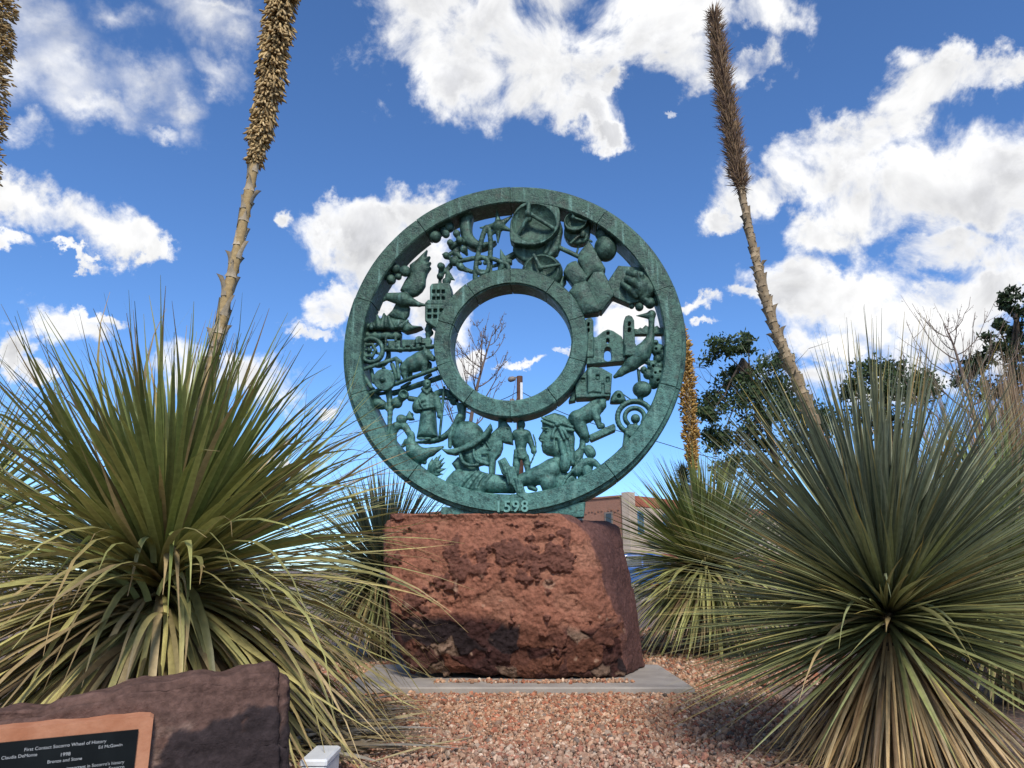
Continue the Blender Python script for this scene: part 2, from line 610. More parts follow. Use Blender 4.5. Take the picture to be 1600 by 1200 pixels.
# ------------------------------------------------------------------ the red boulder under the wheel
def cube_shell(nu, nv, nw):
    """points on the surface of a unit cube with merged edges; u right, v up, w back"""
    pts, faces = [], []
    def grid(a, b, fn, flip):
        A, B = np.meshgrid(np.linspace(0, 1, a + 1), np.linspace(0, 1, b + 1), indexing='ij')
        off = sum(len(p) for p in pts)
        pts.append(fn(A.ravel(), B.ravel()))
        i = (np.arange(a)[:, None] * (b + 1) + np.arange(b)[None]).ravel() + off
        f = np.stack([i, i + b + 1, i + b + 2, i + 1], 1)
        faces.append(f[:, ::-1] if flip else f)
    z = lambda a: np.zeros_like(a)
    o = lambda a: np.ones_like(a)
    grid(nu, nv, lambda a, b: np.stack([a, b, z(a)], 1), False)
    grid(nu, nv, lambda a, b: np.stack([a, b, o(a)], 1), True)
    grid(nw, nv, lambda a, b: np.stack([z(a), b, a], 1), True)
    grid(nw, nv, lambda a, b: np.stack([o(a), b, a], 1), False)
    grid(nu, nw, lambda a, b: np.stack([a, o(a), b], 1), False)
    grid(nu, nw, lambda a, b: np.stack([a, z(a), b], 1), True)
    Pn = np.concatenate(pts)
    Fn = np.concatenate(faces)
    key = np.round(Pn * 100000).astype(np.int64)
    _, first, inv = np.unique(key, axis=0, return_index=True, return_inverse=True)
    return Pn[first], inv.ravel()[Fn]


def interp_edge(curve, v):
    c = np.asarray(curve, float)   # (v, x, y px)
    return np.interp(v, c[:, 0], c[:, 1]), np.interp(v, c[:, 0], c[:, 2])


def mesh_normals(V, F):
    n = np.zeros_like(V)
    a = np.cross(V[F[:, 2]] - V[F[:, 0]], V[F[:, 3]] - V[F[:, 1]])
    for k in range(4):
        np.add.at(n, F[:, k], a)
    return n / (np.linalg.norm(n, axis=1)[:, None] + 1e-12)


P, F = cube_shell(250, 190, 70)
u, v, w = P.T
FY, BY = 6.36, 7.22
# front outline and back outline of the block, bottom (v=0) to top (v=1), as photo directions at the depth of each face
fl = [(0, 655, 1056), (0.06, 632, 1046), (0.25, 612, 985), (0.6, 600, 890), (0.9, 598, 824), (1, 606, 812)]
fr = [(0, 988, 1064), (0.1, 985, 1030), (0.35, 972, 960), (0.6, 955, 890), (0.8, 940, 846), (0.93, 918, 820), (1, 900, 811)]
lx, ly = interp_edge(fl, v)
rx, ry = interp_edge(fr, v)
front = at(lx + (rx - lx) * u, ly + (ry - ly) * u, np.full(len(u), FY))
bl = [(0, 640, 1032), (0.3, 618, 985), (1, 604, 815)]
br = [(0, 1008, 1036), (0.06, 1006, 1020), (0.3, 1000, 980), (0.65, 985, 880), (0.92, 972, 818), (1, 964, 804)]
lx, ly = interp_edge(bl, v)
rx, ry = interp_edge(br, v)
back = at(lx + (rx - lx) * u, ly + (ry - ly) * u, np.full(len(u), BY))
# common heights so that top and bottom stay level from front to back
zf = front[:, 2]
V = front + (back - front) * w[:, None]
V[:, 2] = zf + (V[:, 2] - zf) * 0.35
# belly: front bulges a little, upper front leans back
V[:, 1] += (1 - w) * (0.10 * (2 * v - 1) ** 2 + 0.05 * (2 * u - 1) ** 4)
V[:, 1] += (1 - w) * 0.11 * sstep(u, 0.86, 1.0) ** 1.5
# round off edges
cdir = 2 * P - 1
e = np.sort(np.abs(cdir), axis=1)
V += -0.05 * (np.sign(cdir) * np.abs(cdir) ** 8) * (e[:, 1:2] ** 10) * np.where(v < 0.5, 0.35, 1.0)[:, None]
N = mesh_normals(V, F)
q = V.copy()
crust = fbm(q * np.array([2.6, 2.6, 3.4]), 5, 0.58, 3.1)
lump = fbm(q * 9.0, 4, 0.6, 9.0)
fine = fbm(q * 26.0, 3, 0.6, 1.0)
hz = (V[:, 2] - PADZ) / 1.34
side = np.clip(np.maximum(sstep(w + 0.05 * lump, 0.06, 0.12), sstep(u + 0.09 * crust + 0.03 * lump + 0.09 * (hz - 0.55), 0.965, 0.985)), 0, 1)          # the smooth cut side
band = sstep(hz + 0.09 * crust - 0.04 * np.sin(u * 5 + 1), 0.38, 0.31)                      # dark cracked layer at the foot
cm = sstep(crust + 0.35 * lump + 0.30 * np.exp(-((hz - 0.70) / 0.22) ** 2 - ((u - 0.56) / 0.42) ** 2) - 0.10, 0.10, 0.20)
cm = cm * (1 - side)
scar = (1 - side) * (1 - cm) * sstep(fbm(q * 3.4, 4, 0.5, 40.0), 0.02, 0.2)
ridge = 1 - np.abs(fbm(q * np.array([6, 6, 7.5]), 5, 0.6, 21.0)) * 3.2
disp = 0.045 * fbm(q * 1.9, 3, 0.5, 5.0) + (1 - 0.55 * side) * (0.022 * lump + 0.010 * fine + 0.012 * np.clip(ridge, -1, 1))
disp += cm * (0.020 + 0.026 * np.maximum(lump, -0.4)) - 0.014 * scar
# blocks of the foot layer
def cells(p, n, seed):
    r = np.random.default_rng(seed)
    c = r.uniform(p.min(0), p.max(0), (n, 3))
    d1 = np.full(len(p), 1e9)
    d2 = np.full(len(p), 1e9)
    idx = np.zeros(len(p), int)
    for k in range(n):
        d = np.linalg.norm(p - c[k], axis=1)
        m = d < d1
        d2 = np.where(m, d1, np.minimum(d2, d))
        idx = np.where(m, k, idx)
        d1 = np.where(m, d, d1)
    return idx, d2 - d1, r
qq = q + 0.11 * np.stack([fbm(q * 5, 3, 0.5, 60), fbm(q * 5, 3, 0.5, 70), fbm(q * 5, 3, 0.5, 80)], 1)
ci, ce, cr = cells(qq * np.array([1, 0.55, 1.35]), 340, 5)
crack = sstep(ce, 0.020, 0.003) * band * (1 - side) * sstep(fbm(q * 4.0, 3, 0.5, 33.0), -0.15, 0.15)
disp += band * (1 - side) * (cr.uniform(-0.007, 0.012, 340)[ci]) - 0.008 * crack
disp *= 1 - 0.6 * sstep(v, 0.97, 1.0)
V = V + N * disp[:, None]
V[:, 2] = np.maximum(V[:, 2], PADZ + 0.004)
orange = np.array([0.248, 0.103, 0.064])
col = np.tile(orange, (len(V), 1)) * (1 + 0.35 * fbm(q * 5, 4, 0.6, 2.0))[:, None]
col += scar[:, None] * (np.array([0.290, 0.135, 0.085]) - col) * 0.7
col += cm[:, None] * (np.array([0.074, 0.033, 0.027]) * (1 + 0.5 * fine)[:, None] - col) * 0.66
foot = np.array([(0.100, 0.040, 0.032), (0.085, 0.038, 0.032), (0.165, 0.068, 0.045), (0.040, 0.026, 0.026), (0.21, 0.085, 0.052), (0.125, 0.055, 0.042), (0.30, 0.19, 0.13)])
fc_ = foot[cr.choice(7, 340, p=[.24, .24, .13, .17, .06, .13, .03])][ci] * (1 + 0.5 * lump)[:, None]
col += (band * (1 - side))[:, None] * (fc_ * 0.58 - col)
col += crack[:, None] * (np.array([0.03, 0.016, 0.014]) - col) * 0.8
spots = sstep(fbm(q * 7.5, 3, 0.5, 90.0), 0.34, 0.42) * (1 - side) * sstep(hz, 0.7, 0.5)
col += spots[:, None] * (np.array([0.36, 0.23, 0.155]) - col) * 0.65
plum = np.array([0.125, 0.060, 0.049])
col += side[:, None] * (plum * (1 + 0.35 * fbm(q * 6, 4, 0.6, 12.0))[:, None] - col)
tag(mk('boulder', V, F, ROCK, C=np.clip(col, 0.008, 0.6), smooth=True, loc=(0.0, 6.8, PADZ)),
    'big rough red sandstone boulder carrying the bronze wheel', 'boulder')

# ------------------------------------------------------------------ the bronze wheel
YAW = R(5.8)
WC = np.array([-0.0175, 6.62, 3.015])          # centre of the front face
WR, WRI, HR, HRI = 1.632, 1.432, 0.734, 0.573  # rim outer/inner, hub outer/inner radius
PXM = 0.00607                                  # metres per photo pixel on the wheel
THK = 46 * PXM
WU = np.array([math.cos(YAW), -math.sin(YAW), 0])
WN = np.array([-math.sin(YAW), -math.cos(YAW), 0])   # towards the viewer
WZ = np.array([0, 0, 1.0])
WHEEL = thing('wheel_sculpture', (WC[0], 6.75, 1.36), 'huge openwork green bronze wheel full of cast figures on a red boulder', 'sculpture')


def wplane(x, y, z, zref):
    """photo pixel + depth (px units, 23 = front face, 0 = middle) to world, on the wheel"""
    d = ray(x, y)
    O = WC + WN * (zref - 23) * PXM
    t = ((O - CAM) @ WN) / (d @ WN)
    return CAM + d * t[:, None] + WN * ((np.asarray(z) - zref) * PXM)[:, None]


def lathe_segment(prof, a0, a1, n):
    """prof: list of (radius, depth along viewer axis)"""
    A = np.linspace(a0, a1, n + 1)
    prof = np.asarray(prof, float)
    k = len(prof)
    V = []
    for a in A:
        e_ = math.cos(a) * WU + math.sin(a) * WZ
        V.append(WC + prof[:, :1] * e_ + prof[:, 1:] * WN)
    V = np.concatenate(V)
    F = []
    for i in range(n):
        for j in range(k):
            F.append((i * k + j, i * k + (j + 1) % k, (i + 1) * k + (j + 1) % k, (i + 1) * k + j))
    caps = [list(range(k)), [n * k + j for j in range(k)][::-1]]
    return V, [np.array(F), np.array(caps)]


def ring(name, ro, ri, steps):
    part = bpy.data.objects.new(name, None)
    COL.objects.link(part)
    part.parent = WHEEL
    ROOTLOC[part.name] = ROOTLOC[WHEEL.name]
    core = [(ro - .055, -.016), (ro - .016, -.075), (ro - .016, -THK + .012), (ri + .014, -THK + .012), (ri + .014, -.016)]
    V, F = lathe_segment(core, 0, 2 * np.pi, 120)
    mk('core', V, F[0], BRONZE, part)
    for k in range(10):
        a0 = R(90 + 36 * k + 0.14 * (WR / ro))
        a1 = R(126 + 36 * k - 0.14 * (WR / ro))
        r_ = np.random.default_rng(k + int(ro * 100))
        dz = r_.uniform(-.004, .004)
        prof = [(r + r_.uniform(-.002, .002), z + dz) for r, z in steps]
        V, F = lathe_segment(prof, a0, a1, 18)
        rel = V - WC
        wob = fbm(V * 4.0, 3, 0.5, 11.0) * 0.006
        V = V + WN * wob[:, None]
        mk('segment', V, F, BRONZE, part)
    return part


ring('outer_ring', WR, WRI, [(WR, -.062), (WR - .002, -THK + .004), (WRI, -THK), (WRI + .002, -.012), (WRI + .012, 0), (WR - .046, .008), (WR - .040, -.022), (WR - .012, -.034)])
ring('inner_ring', HR, HRI, [(HR, -.010), (HR - .002, -THK), (HRI, -THK), (HRI, -.020), (HRI + .010, -.016), (HRI + .014, .002), (HR - .010, .002)])


class Fig:
    """a cast figure: shapes given in enlarged crops of the photograph, blended into one surface"""
    H = 0.92

    def __init__(s, name, ox, oy, sc, zref=12.0, parent=None, h=None):
        s.name, s.ox, s.oy, s.sc, s.zref = name, ox, oy, sc, zref
        s.ops = []
        s.h = h or s.H

    def xy(s, p):
        p = np.asarray(p, float)
        return p / s.sc + np.array([s.ox, s.oy])

    def _add(s, fn, lo, hi, k, sub):
        s.ops.append((fn, np.asarray(lo, float), np.asarray(hi, float), k, sub))

    def ball(s, x, y, rx, ry=None, z=0.0, rz=None, rot=0.0, k=1.5, sub=False):
        c = s.xy((x, y))
        rx = rx / s.sc
        ry = rx if ry is None else ry / s.sc
        rz = min(rx, ry) if rz is None else rz
        cr_, sr = math.cos(R(rot)), math.sin(R(rot))
        def fn(X, Y, Z):
            dx, dy = X - c[0], Y - c[1]
            a, b = dx * cr_ + dy * sr, -dx * sr + dy * cr_
            dz = Z - z
            k0 = np.sqrt((a / rx) ** 2 + (b / ry) ** 2 + (dz / rz) ** 2)
            k1 = np.sqrt((a / rx ** 2) ** 2 + (b / ry ** 2) ** 2 + (dz / rz ** 2) ** 2) + 1e-6
            return k0 * (k0 - 1) / k1
        m = max(rx, ry)
        s._add(fn, (c[0] - m, c[1] - m, z - rz), (c[0] + m, c[1] + m, z + rz), k, sub)
        return s

    def cap(s, x1, y1, r1, x2, y2, r2, z1=0.0, z2=None, k=2.0, sub=False, flat=1.0):
        a2, b2 = s.xy((x1, y1)), s.xy((x2, y2))
        z2 = z1 if z2 is None else z2
        a, b = np.array([*a2, z1]), np.array([*b2, z2])
        r1, r2 = r1 / s.sc, r2 / s.sc
        ba = b - a
        L = ba @ ba + 1e-9
        def fn(X, Y, Z):
            dx, dy, dz = X - a[0], Y - a[1], Z - a[2]
            t = np.clip((dx * ba[0] + dy * ba[1] + dz * ba[2]) / L, 0, 1)
            return np.sqrt((dx - t * ba[0]) ** 2 + (dy - t * ba[1]) ** 2 + ((dz - t * ba[2]) / flat) ** 2) - (r1 + (r2 - r1) * t)
        m = max(r1, r2)
        s._add(fn, np.minimum(a, b) - m, np.maximum(a, b) + m, k, sub)
        return s

    def tube(s, pts, r, z=0.0, k=1.5, sub=False, sm=0, flat=1.0):
        pts = np.asarray(pts, float)
        if sm:
            pts = spline(pts, sm)
        r = np.interp(np.linspace(0, 1, len(pts)), np.linspace(0, 1, len(np.atleast_1d(r))), np.atleast_1d(r))
        z = np.interp(np.linspace(0, 1, len(pts)), np.linspace(0, 1, len(np.atleast_1d(z))), np.atleast_1d(z))
        for i in range(len(pts) - 1):
            s.cap(*pts[i], r[i], *pts[i + 1], r[i + 1], z[i], z[i + 1], k, sub, flat)
        return s

    def poly(s, pts, z0, z1, rd=2.0, sm=0, k=1.5, sub=False, dome=0.0, dk=6.0):
        p = s.xy(pts)
        if sm:
            p = spline(p, sm, closed=True)
        zc, hz_ = (z0 + z1) / 2, (z1 - z0) / 2
        rd = min(rd, hz_ * 0.95)
        def fn(X, Y, Z):
            x, y = X[:, :, 0], Y[:, :, 0]
            d = np.full(x.shape, 1e9)
            ins = np.zeros(x.shape, bool)
            m = len(p)
            for i in range(m):
                ax, ay = p[i]
                bx, by = p[(i + 1) % m]
                ex, ey = bx - ax, by - ay
                L = ex * ex + ey * ey + 1e-12
                t = np.clip(((x - ax) * ex + (y - ay) * ey) / L, 0, 1)
                d = np.minimum(d, (x - ax - t * ex) ** 2 + (y - ay - t * ey) ** 2)
                c = ((ay > y) != (by > y)) & (x < (bx - ax) * (y - ay) / (by - ay + 1e-12) + ax)
                ins ^= c
            d = np.sqrt(d)
            d = np.where(ins, -d, d)[:, :, None]
            hh = hz_ + (dome * (1 - np.exp(np.minimum(d, 0) / dk)) if dome else 0)
            a = d + rd
            b = np.abs(Z - zc) - hh + rd
            return np.minimum(np.maximum(a, b), 0) + np.sqrt(np.maximum(a, 0) ** 2 + np.maximum(b, 0) ** 2) - rd
        s._add(fn, (*p.min(0), z0 - dome), (*p.max(0), z1 + dome), k, sub)
        return s

    def box(s, x0, y0, x1, y1, z0, z1, rd=1.0, **kw):
        return s.poly([(x0, y0), (x1, y0), (x1, y1), (x0, y1)], z0, z1, rd, **kw)

    def custom(s, fn, lo, hi, k=1.0, sub=False):
        s._add(fn, lo, hi, k, sub)
        return s

    def build(s, bumps=None):
        h = s.h
        adds = [o for o in s.ops if not o[4]]
        lo = np.min([o[1] for o in adds], 0) - 3 * h
        hi = np.max([o[2] for o in adds], 0) + 3 * h
        n = np.ceil((hi - lo) / h).astype(int) + 1
        ax = [lo[i] + h * np.arange(n[i]) for i in range(3)]
        D = np.full(n, 50.0, np.float32)
        for fn, l, hh, k, sub in s.ops:
            i0 = np.clip(np.floor((l - lo) / h).astype(int) - 3 - int(k), 0, n - 1)
            i1 = np.clip(np.ceil((hh - lo) / h).astype(int) + 4 + int(k), 1, n)
            if np.any(i1 <= i0):
                continue
            sl = tuple(slice(a, b) for a, b in zip(i0, i1))
            X, Y, Z = np.meshgrid(*[ax[i][sl[i]] for i in range(3)], indexing='ij')
            d = fn(X, Y, Z).astype(np.float32)
            e_ = D[sl]
            if sub:
                D[sl] = np.maximum(e_, -d)
            elif k > 0:
                t = np.clip(0.5 + 0.5 * (e_ - d) / k, 0, 1)
                D[sl] = e_ + (d - e_) * t - k * t * (1 - t)
            else:
                D[sl] = np.minimum(e_, d)
        V, F = surface_nets(D)
        V = V * h + lo
        W = wplane(V[:, 0], V[:, 1], V[:, 2], s.zref)
        o = mk(s.name, W, F, BRONZE, WHEEL, smooth=True)
        return o


def surface_nets(D):
    S = D < 0
    nx, ny, nz = np.array(D.shape) - 1
    c = np.zeros((nx, ny, nz), np.int8)
    for i in (0, 1):
        for j in (0, 1):
            for k in (0, 1):
                c += S[i:i + nx, j:j + ny, k:k + nz]
    act = (c > 0) & (c < 8)
    ii, jj, kk = np.nonzero(act)
    idx = np.full((nx, ny, nz), -1, np.int64)
    idx[ii, jj, kk] = np.arange(len(ii))
    pos = np.zeros((len(ii), 3))
    cnt = np.zeros(len(ii))
    corners = [(0, 0, 0), (1, 0, 0), (0, 1, 0), (1, 1, 0), (0, 0, 1), (1, 0, 1), (0, 1, 1), (1, 1, 1)]
    edges = [(0, 1), (2, 3), (4, 5), (6, 7), (0, 2), (1, 3), (4, 6), (5, 7), (0, 4), (1, 5), (2, 6), (3, 7)]
    vals = [D[ii + a, jj + b, kk + cc] for a, b, cc in corners]
    for a, b in edges:
        va, vb = vals[a], vals[b]
        m = (va < 0) != (vb < 0)
        t = np.where(m, va / (va - vb + 1e-12), 0)[:, None]
        pa, pb = np.array(corners[a]), np.array(corners[b])
        pos += m[:, None] * (pa + t * (pb - pa))
        cnt += m
    pos = pos / cnt[:, None] + np.stack([ii, jj, kk], 1)
    F = []
    for axis in range(3):
        o1, o2 = (axis + 1) % 3, (axis + 2) % 3
        sl0 = [slice(1, -1)] * 3
        sl1 = [slice(1, -1)] * 3
        sl0[axis] = slice(0, -1)
        sl1[axis] = slice(1, None)
        a, b = S[tuple(sl0)], S[tuple(sl1)]
        e_ = np.stack(np.nonzero(a != b), 1)
        if not len(e_):
            continue
        sgn = a[tuple(e_.T)]
        base = e_.copy()
        off = np.array([1, 1, 1])
        off[axis] = 0
        base = base + off
        d1 = np.zeros(3, int); d1[o1] = 1
        d2 = np.zeros(3, int); d2[o2] = 1
        q0 = idx[tuple((base).T)]
        q1 = idx[tuple((base - d1).T)]
        q2 = idx[tuple((base - d1 - d2).T)]
        q3 = idx[tuple((base - d2).T)]
        f = np.stack([q0, q1, q2, q3], 1)
        # photo y runs down, so the grid is mirrored: flip accordingly
        f = np.where(sgn[:, None], f[:, ::-1], f)
        F.append(f)
    return pos, np.concatenate(F)


# ---- upper left: eagle over mountains, berries, factory building
f = Fig('eagle', 580, 370, 8)
f.poly([(345, 650), (400, 540), (470, 430), (465, 330), (560, 260), (620, 200), (690, 132), (672, 225), (728, 218), (694, 295), (738, 288), (708, 352), (740, 356), (690, 430), (668, 500), (662, 590), (620, 660), (560, 710), (500, 730), (420, 700)], -3, 7, 3, dome=5, dk=5)
f.poly([(280, 810), (240, 890), (165, 965), (260, 990), (400, 1020), (450, 950), (465, 850)], -6, 3, 3, dome=3)
f.cap(215, 742, 52, 400, 775, 88, 8, 8).cap(400, 775, 88, 590, 832, 28, 8, 6).cap(590, 830, 26, 665, 838, 16, 6, 6)
f.cap(165, 770, 26, 138, 808, 6, 9, 9).ball(192, 735, 12, z=15, sub=True)
for a_ in ((560, 300, 640, 250), (590, 360, 670, 320), (600, 430, 690, 390)):
    f.cap(a_[0], a_[1], 7, a_[2], a_[3], 7, 12, 11, sub=True)
f.build()

f = Fig('mountain_range', 550, 470, 8)
f.poly([(120, 345), (150, 265), (240, 270), (310, 172), (345, 205), (395, 148), (440, 182), (520, 205), (600, 215), (690, 235), (740, 290), (865, 303), (760, 348), (650, 374), (580, 335), (480, 335), (400, 340)], -14, 8, 3, dome=3)
for x0, y0, x1, y1 in ((310, 180, 330, 320), (395, 160, 370, 320), (450, 190, 500, 330), (690, 240, 600, 320), (240, 275, 240, 330)):
    f.cap(x0, y0, 16, x1, y1, 34, 9, 11)
f.build()

f = Fig('berry_cluster', 580, 370, 8)
for x, y, r, z in ((295, 385, 64, 8), (240, 525, 62, 8), (425, 430, 68, 12), (340, 500, 42, 12), (330, 430, 40, 0), (215, 450, 60, -4)):
    f.ball(x, y, r, z=z, k=0.6)
f.build()
f = Fig('berry_cluster', 660, 310, 8)
for x, y, r, z in ((155, 465, 76, 8), (250, 385, 52, 4), (290, 440, 50, 10), (320, 325, 68, 2), (240, 300, 60, -6), (150, 400, 60, -8)):
    f.ball(x, y, r, z=z, k=0.6)
f.build()
f = Fig('berry_cluster', 870, 350, 8)
for x, y, r, z in ((940, 1000, 36, 2), (1035, 1020, 54, 6), (1165, 985, 68, 10), (1105, 950, 42, 12), (1265, 935, 72, 4), (1130, 920, 60, -4)):
    f.ball(x, y, r, z=z, k=0.6)
f.build()

f = Fig('factory_building', 580, 370, 8)
f.poly([(735, 625), (760, 588), (975, 572), (1003, 690), (1003, 870), (735, 870)], -16, 14, 1.5)
f.poly([(680, 840), (720, 800), (980, 800), (980, 1100), (820, 1155), (680, 1065)], -16, 18, 1.5)
f.box(960, 715, 1080, 800, -16, 6)
for x in (782, 840, 902):
    for y in (690, 772):
        f.box(x - 20, y - 22, x + 20, y + 22, 8, 40, 0.4, sub=True)
for x, y in ((735, 940), (808, 940), (885, 935), (735, 1014), (808, 1012), (885, 1008)):
    f.box(x - 23, y - 22, x + 23, y + 22, 12, 40, 0.4, sub=True)
f.box(690, 858, 900, 866, 17, 40, 0.3, sub=True)
f.tube([(840, 600), (842, 520)], 22).ball(842, 465, 40).ball(866, 385, 44, 92, k=3, rot=8)
f.ball(917, 535, 42).cap(945, 520, 36, 940, 420, 26).cap(965, 470, 32, 1030, 508, 6).cap(920, 395, 26, 985, 335, 20)
f.tube([(700, 1080), (705, 1180)], [36, 40]).ball(685, 1130, 38).ball(720, 1170, 40)
f.build()

# ---- top left: flowers, moon, star, atom
f = Fig('flower_branch', 660, 310, 8)
for x0, y0, x1, y1, r in ((405, 360, 440, 490, 44), (330, 485, 355, 600, 40), (480, 575, 545, 675, 46), (235, 672, 350, 735, 42), (395, 800, 545, 885, 46), (215, 785, 232, 880, 42)):
    mx, my = (x0 + x1) / 2, (y0 + y1) / 2
    f.cap(x0, y0, 6, mx, my, r, 4, 8).cap(mx, my, r, x1, y1, 20, 8, 4)
f.tube([(350, 580), (450, 520), (600, 500)], [34, 36, 34], z=4).ball(460, 510, 46, z=8).ball(390, 765, 62, z=6)
f.tube([(430, 560), (400, 640), (430, 720)], [50, 46, 40], z=-2).tube([(330, 660), (420, 600)], 26).tube([(270, 865), (330, 800), (390, 760)], [22, 24, 26])
f.cap(440, 690, 30, 485, 735, 16, 8, 10).ball(205, 950, 38, z=4).tube([(300, 880), (300, 990)], [26, 40]).cap(320, 930, 34, 385, 988, 5)
f.tube([(200, 1060), (205, 960)], 20).ball(278, 1015, 42, z=4).cap(560, 520, 40, 520, 545, 30)
f.build()

f = Fig('crescent_moon', 660, 310, 8)
f.poly([(460, 210), (452, 300), (468, 430), (515, 535), (600, 598), (700, 612), (800, 585), (870, 548), (915, 505), (870, 500), (770, 520), (690, 500), (630, 440), (603, 350), (608, 260), (625, 180), (540, 170)], -14, 8, 5, sm=3, dome=3)
f.build()

f = Fig('star', 660, 310, 8)
for x, y in ((922, 120), (1108, 188), (1120, 378), (935, 522), (850, 430), (712, 334)):
    f.cap(945, 315, 52, x, y, 10, 4, 2, k=3, flat=1.0)
f.build()

f = Fig('atom_symbol', 660, 310, 8)
f.tube([(650, 1010), (660, 850), (690, 700), (735, 520), (775, 400), (805, 358), (835, 400), (850, 560), (842, 730)], 30, z=[6, 6, 8, 10, 10, 10, 10, 8, 8], sm=3)
f.tube([(445, 770), (560, 745), (660, 728), (860, 735), (960, 770), (1050, 805), (1075, 860), (1075, 940)], 26, z=6, sm=3)
f.tube([(445, 775), (520, 850), (640, 895), (820, 905), (960, 885), (1060, 855)], 24, z=2, sm=3)
f.tube([(680, 740), (665, 830), (690, 910), (740, 930), (800, 905), (825, 830), (800, 750), (740, 725), (680, 740)], 24, z=8, sm=3)
f.ball(715, 790, 26, z=6).ball(775, 790, 26, z=6).cap(700, 880, 14, 765, 880, 10, 6).tube([(650, 900), (650, 1020)], 28, z=4).tube([(850, 760), (840, 900)], 20, z=0)
f.build()

f = Fig('space_satellite', 660, 310, 8)
f.cap(968, 605, 6, 1005, 745, 50, 2, 2).cap(1005, 745, 44, 1150, 640, 24, 0, 0).cap(1010, 770, 60, 965, 880, 42, 2, 0).cap(870, 812, 20, 1000, 770, 30, 0, 0).box(1060, 735, 1112, 790, -6, 6, 2).cap(1060, 850, 44, 1100, 890, 34, -4, -4)
f.build()

# ---- top: radio telescope dishes
f = Fig('radio_dish', 790, 300, 7.5, zref=16)
f.poly([(56, 400), (75, 320), (135, 205), (250, 130), (420, 122), (590, 150), (640, 260), (630, 400), (590, 480), (500, 575), (340, 640), (170, 625), (58, 590)], 2, 22, 2, sm=2)
f.poly([(80, 560), (100, 700), (160, 755), (230, 785), (420, 760), (560, 700), (620, 620), (648, 480), (640, 300), (300, 300)], -18, 6, 5, sm=2)
f.ball(335, 385, 270, 232, z=26, rz=17, k=0, sub=True)
f.tube([(275, 165), (270, 290)], 26, z=[21, 25]).tube([(300, 290), (560, 438)], 24, z=[25, 20]).tube([(255, 340), (110, 560)], 22, z=[24, 16])
f.ball(268, 285, 42, z=26).ball(275, 330, 40, z=21)
f.tube([(560, 520), (585, 600), (575, 660)], [60, 50, 40], z=-6).tube([(515, 560), (465, 690)], [36, 28], z=6).tube([(600, 590), (860, 712)], 27, z=0).tube([(90, 690), (-20, 760)], 30, z=-4)
f.build()
f = Fig('radio_dish', 790, 300, 7.5, zref=16)
f.ball(425, 905, 245, 210, z=2, rz=20).ball(415, 890, 222, 190, z=24, rz=20, k=0, sub=True)
f.tube([(335, 748), (408, 895)], [22, 26], z=[18, 18]).tube([(410, 895), (632, 850)], [24, 16], z=[18, 16]).ball(408, 895, 34, z=17).tube([(410, 900), (430, 1040)], 24, z=14).tube([(660, 960), (620, 1060)], 50, z=-10)
f.build()
f = Fig('radio_dish', 790, 300, 7.5, zref=14)
f.poly([(682, 340), (710, 285), (775, 245), (900, 245), (965, 285), (962, 350), (900, 430), (820, 465), (730, 450), (690, 400)], 2, 18, 2, sm=2)
f.poly([(682, 400), (700, 500), (760, 560), (860, 575), (950, 540), (990, 450), (992, 330), (965, 260), (800, 240)], -16, 5, 4, sm=2)
f.ball(820, 345, 125, 98, z=20, rz=11, k=0, sub=True)
f.tube([(790, 255), (793, 315)], 15, z=[16, 18]).tube([(793, 315), (935, 350)], 14, z=[18, 16]).ball(793, 312, 20, z=19)
f.ball(905, 470, 34, 44, z=8).tube([(855, 495), (760, 583)], [18, 15], z=8).tube([(930, 490), (1008, 538)], 14, z=0).tube([(858, 560), (826, 685)], 13, z=-4)
f.build()

# ---- upper right: pot, cut cylinders, hand
f = Fig('clay_pot', 870, 350, 8)
f.ball(610, 275, 143, 160, z=2, rz=17).ball(570, 90, 92, 78, z=0, rz=12, k=4).cap(600, 60, 70, 680, 40, 70, -4, -8, k=3)
f.build()
f = Fig('cut_cylinders', 870, 350, 8)
f.poly([(258, 450), (275, 350), (400, 192), (450, 260), (612, 545), (580, 592), (450, 600), (385, 672)], -10, 9, 1.8, dome=4, dk=9, k=0.2)
f.poly([(80, 605), (128, 512), (190, 475), (245, 463), (392, 670), (358, 722), (205, 775)], -6, 15, 1.8, dome=4, dk=9, k=0.2)
f.poly([(60, 620), (120, 690), (60, 770), (-40, 740)], -10, 2, 3)
f.poly([(150, 850), (215, 765), (370, 715), (555, 1080), (520, 1112), (330, 1135)], -8, 15, 1.8, dome=5, dk=9, k=0.2)
f.poly([(375, 730), (455, 600), (580, 588), (642, 705), (715, 890), (560, 1095), (520, 1080)], -12, 13, 1.5, dome=3, dk=9, k=0.2)
f.poly([(640, 702), (770, 506), (1070, 528), (1190, 610), (1240, 760), (1210, 900), (1100, 930), (1000, 972), (910, 990), (705, 905)], -12, 9, 2)
f.build()
f = Fig('clenched_hand', 870, 350, 8, zref=18)
f.ball(1040, 760, 150, 150, z=12, rz=12)
f.tube([(900, 625), (970, 650), (1040, 745)], [46, 46, 38], z=[20, 24, 18], k=0.6)
f.tube([(880, 690), (950, 730), (1045, 835)], [42, 44, 36], z=[19, 23, 17], k=0.6)
f.tube([(825, 735), (900, 810), (990, 890)], [34, 40, 34], z=[14, 18, 14], k=0.6)
f.tube([(980, 615), (1050, 650), (1075, 720)], [38, 38, 30], z=[18, 22, 18], k=0.6)
f.tube([(1085, 610), (1170, 690), (1170, 800), (1090, 900)], [44, 70, 74, 60], z=[12, 12, 12, 10])
f.build()

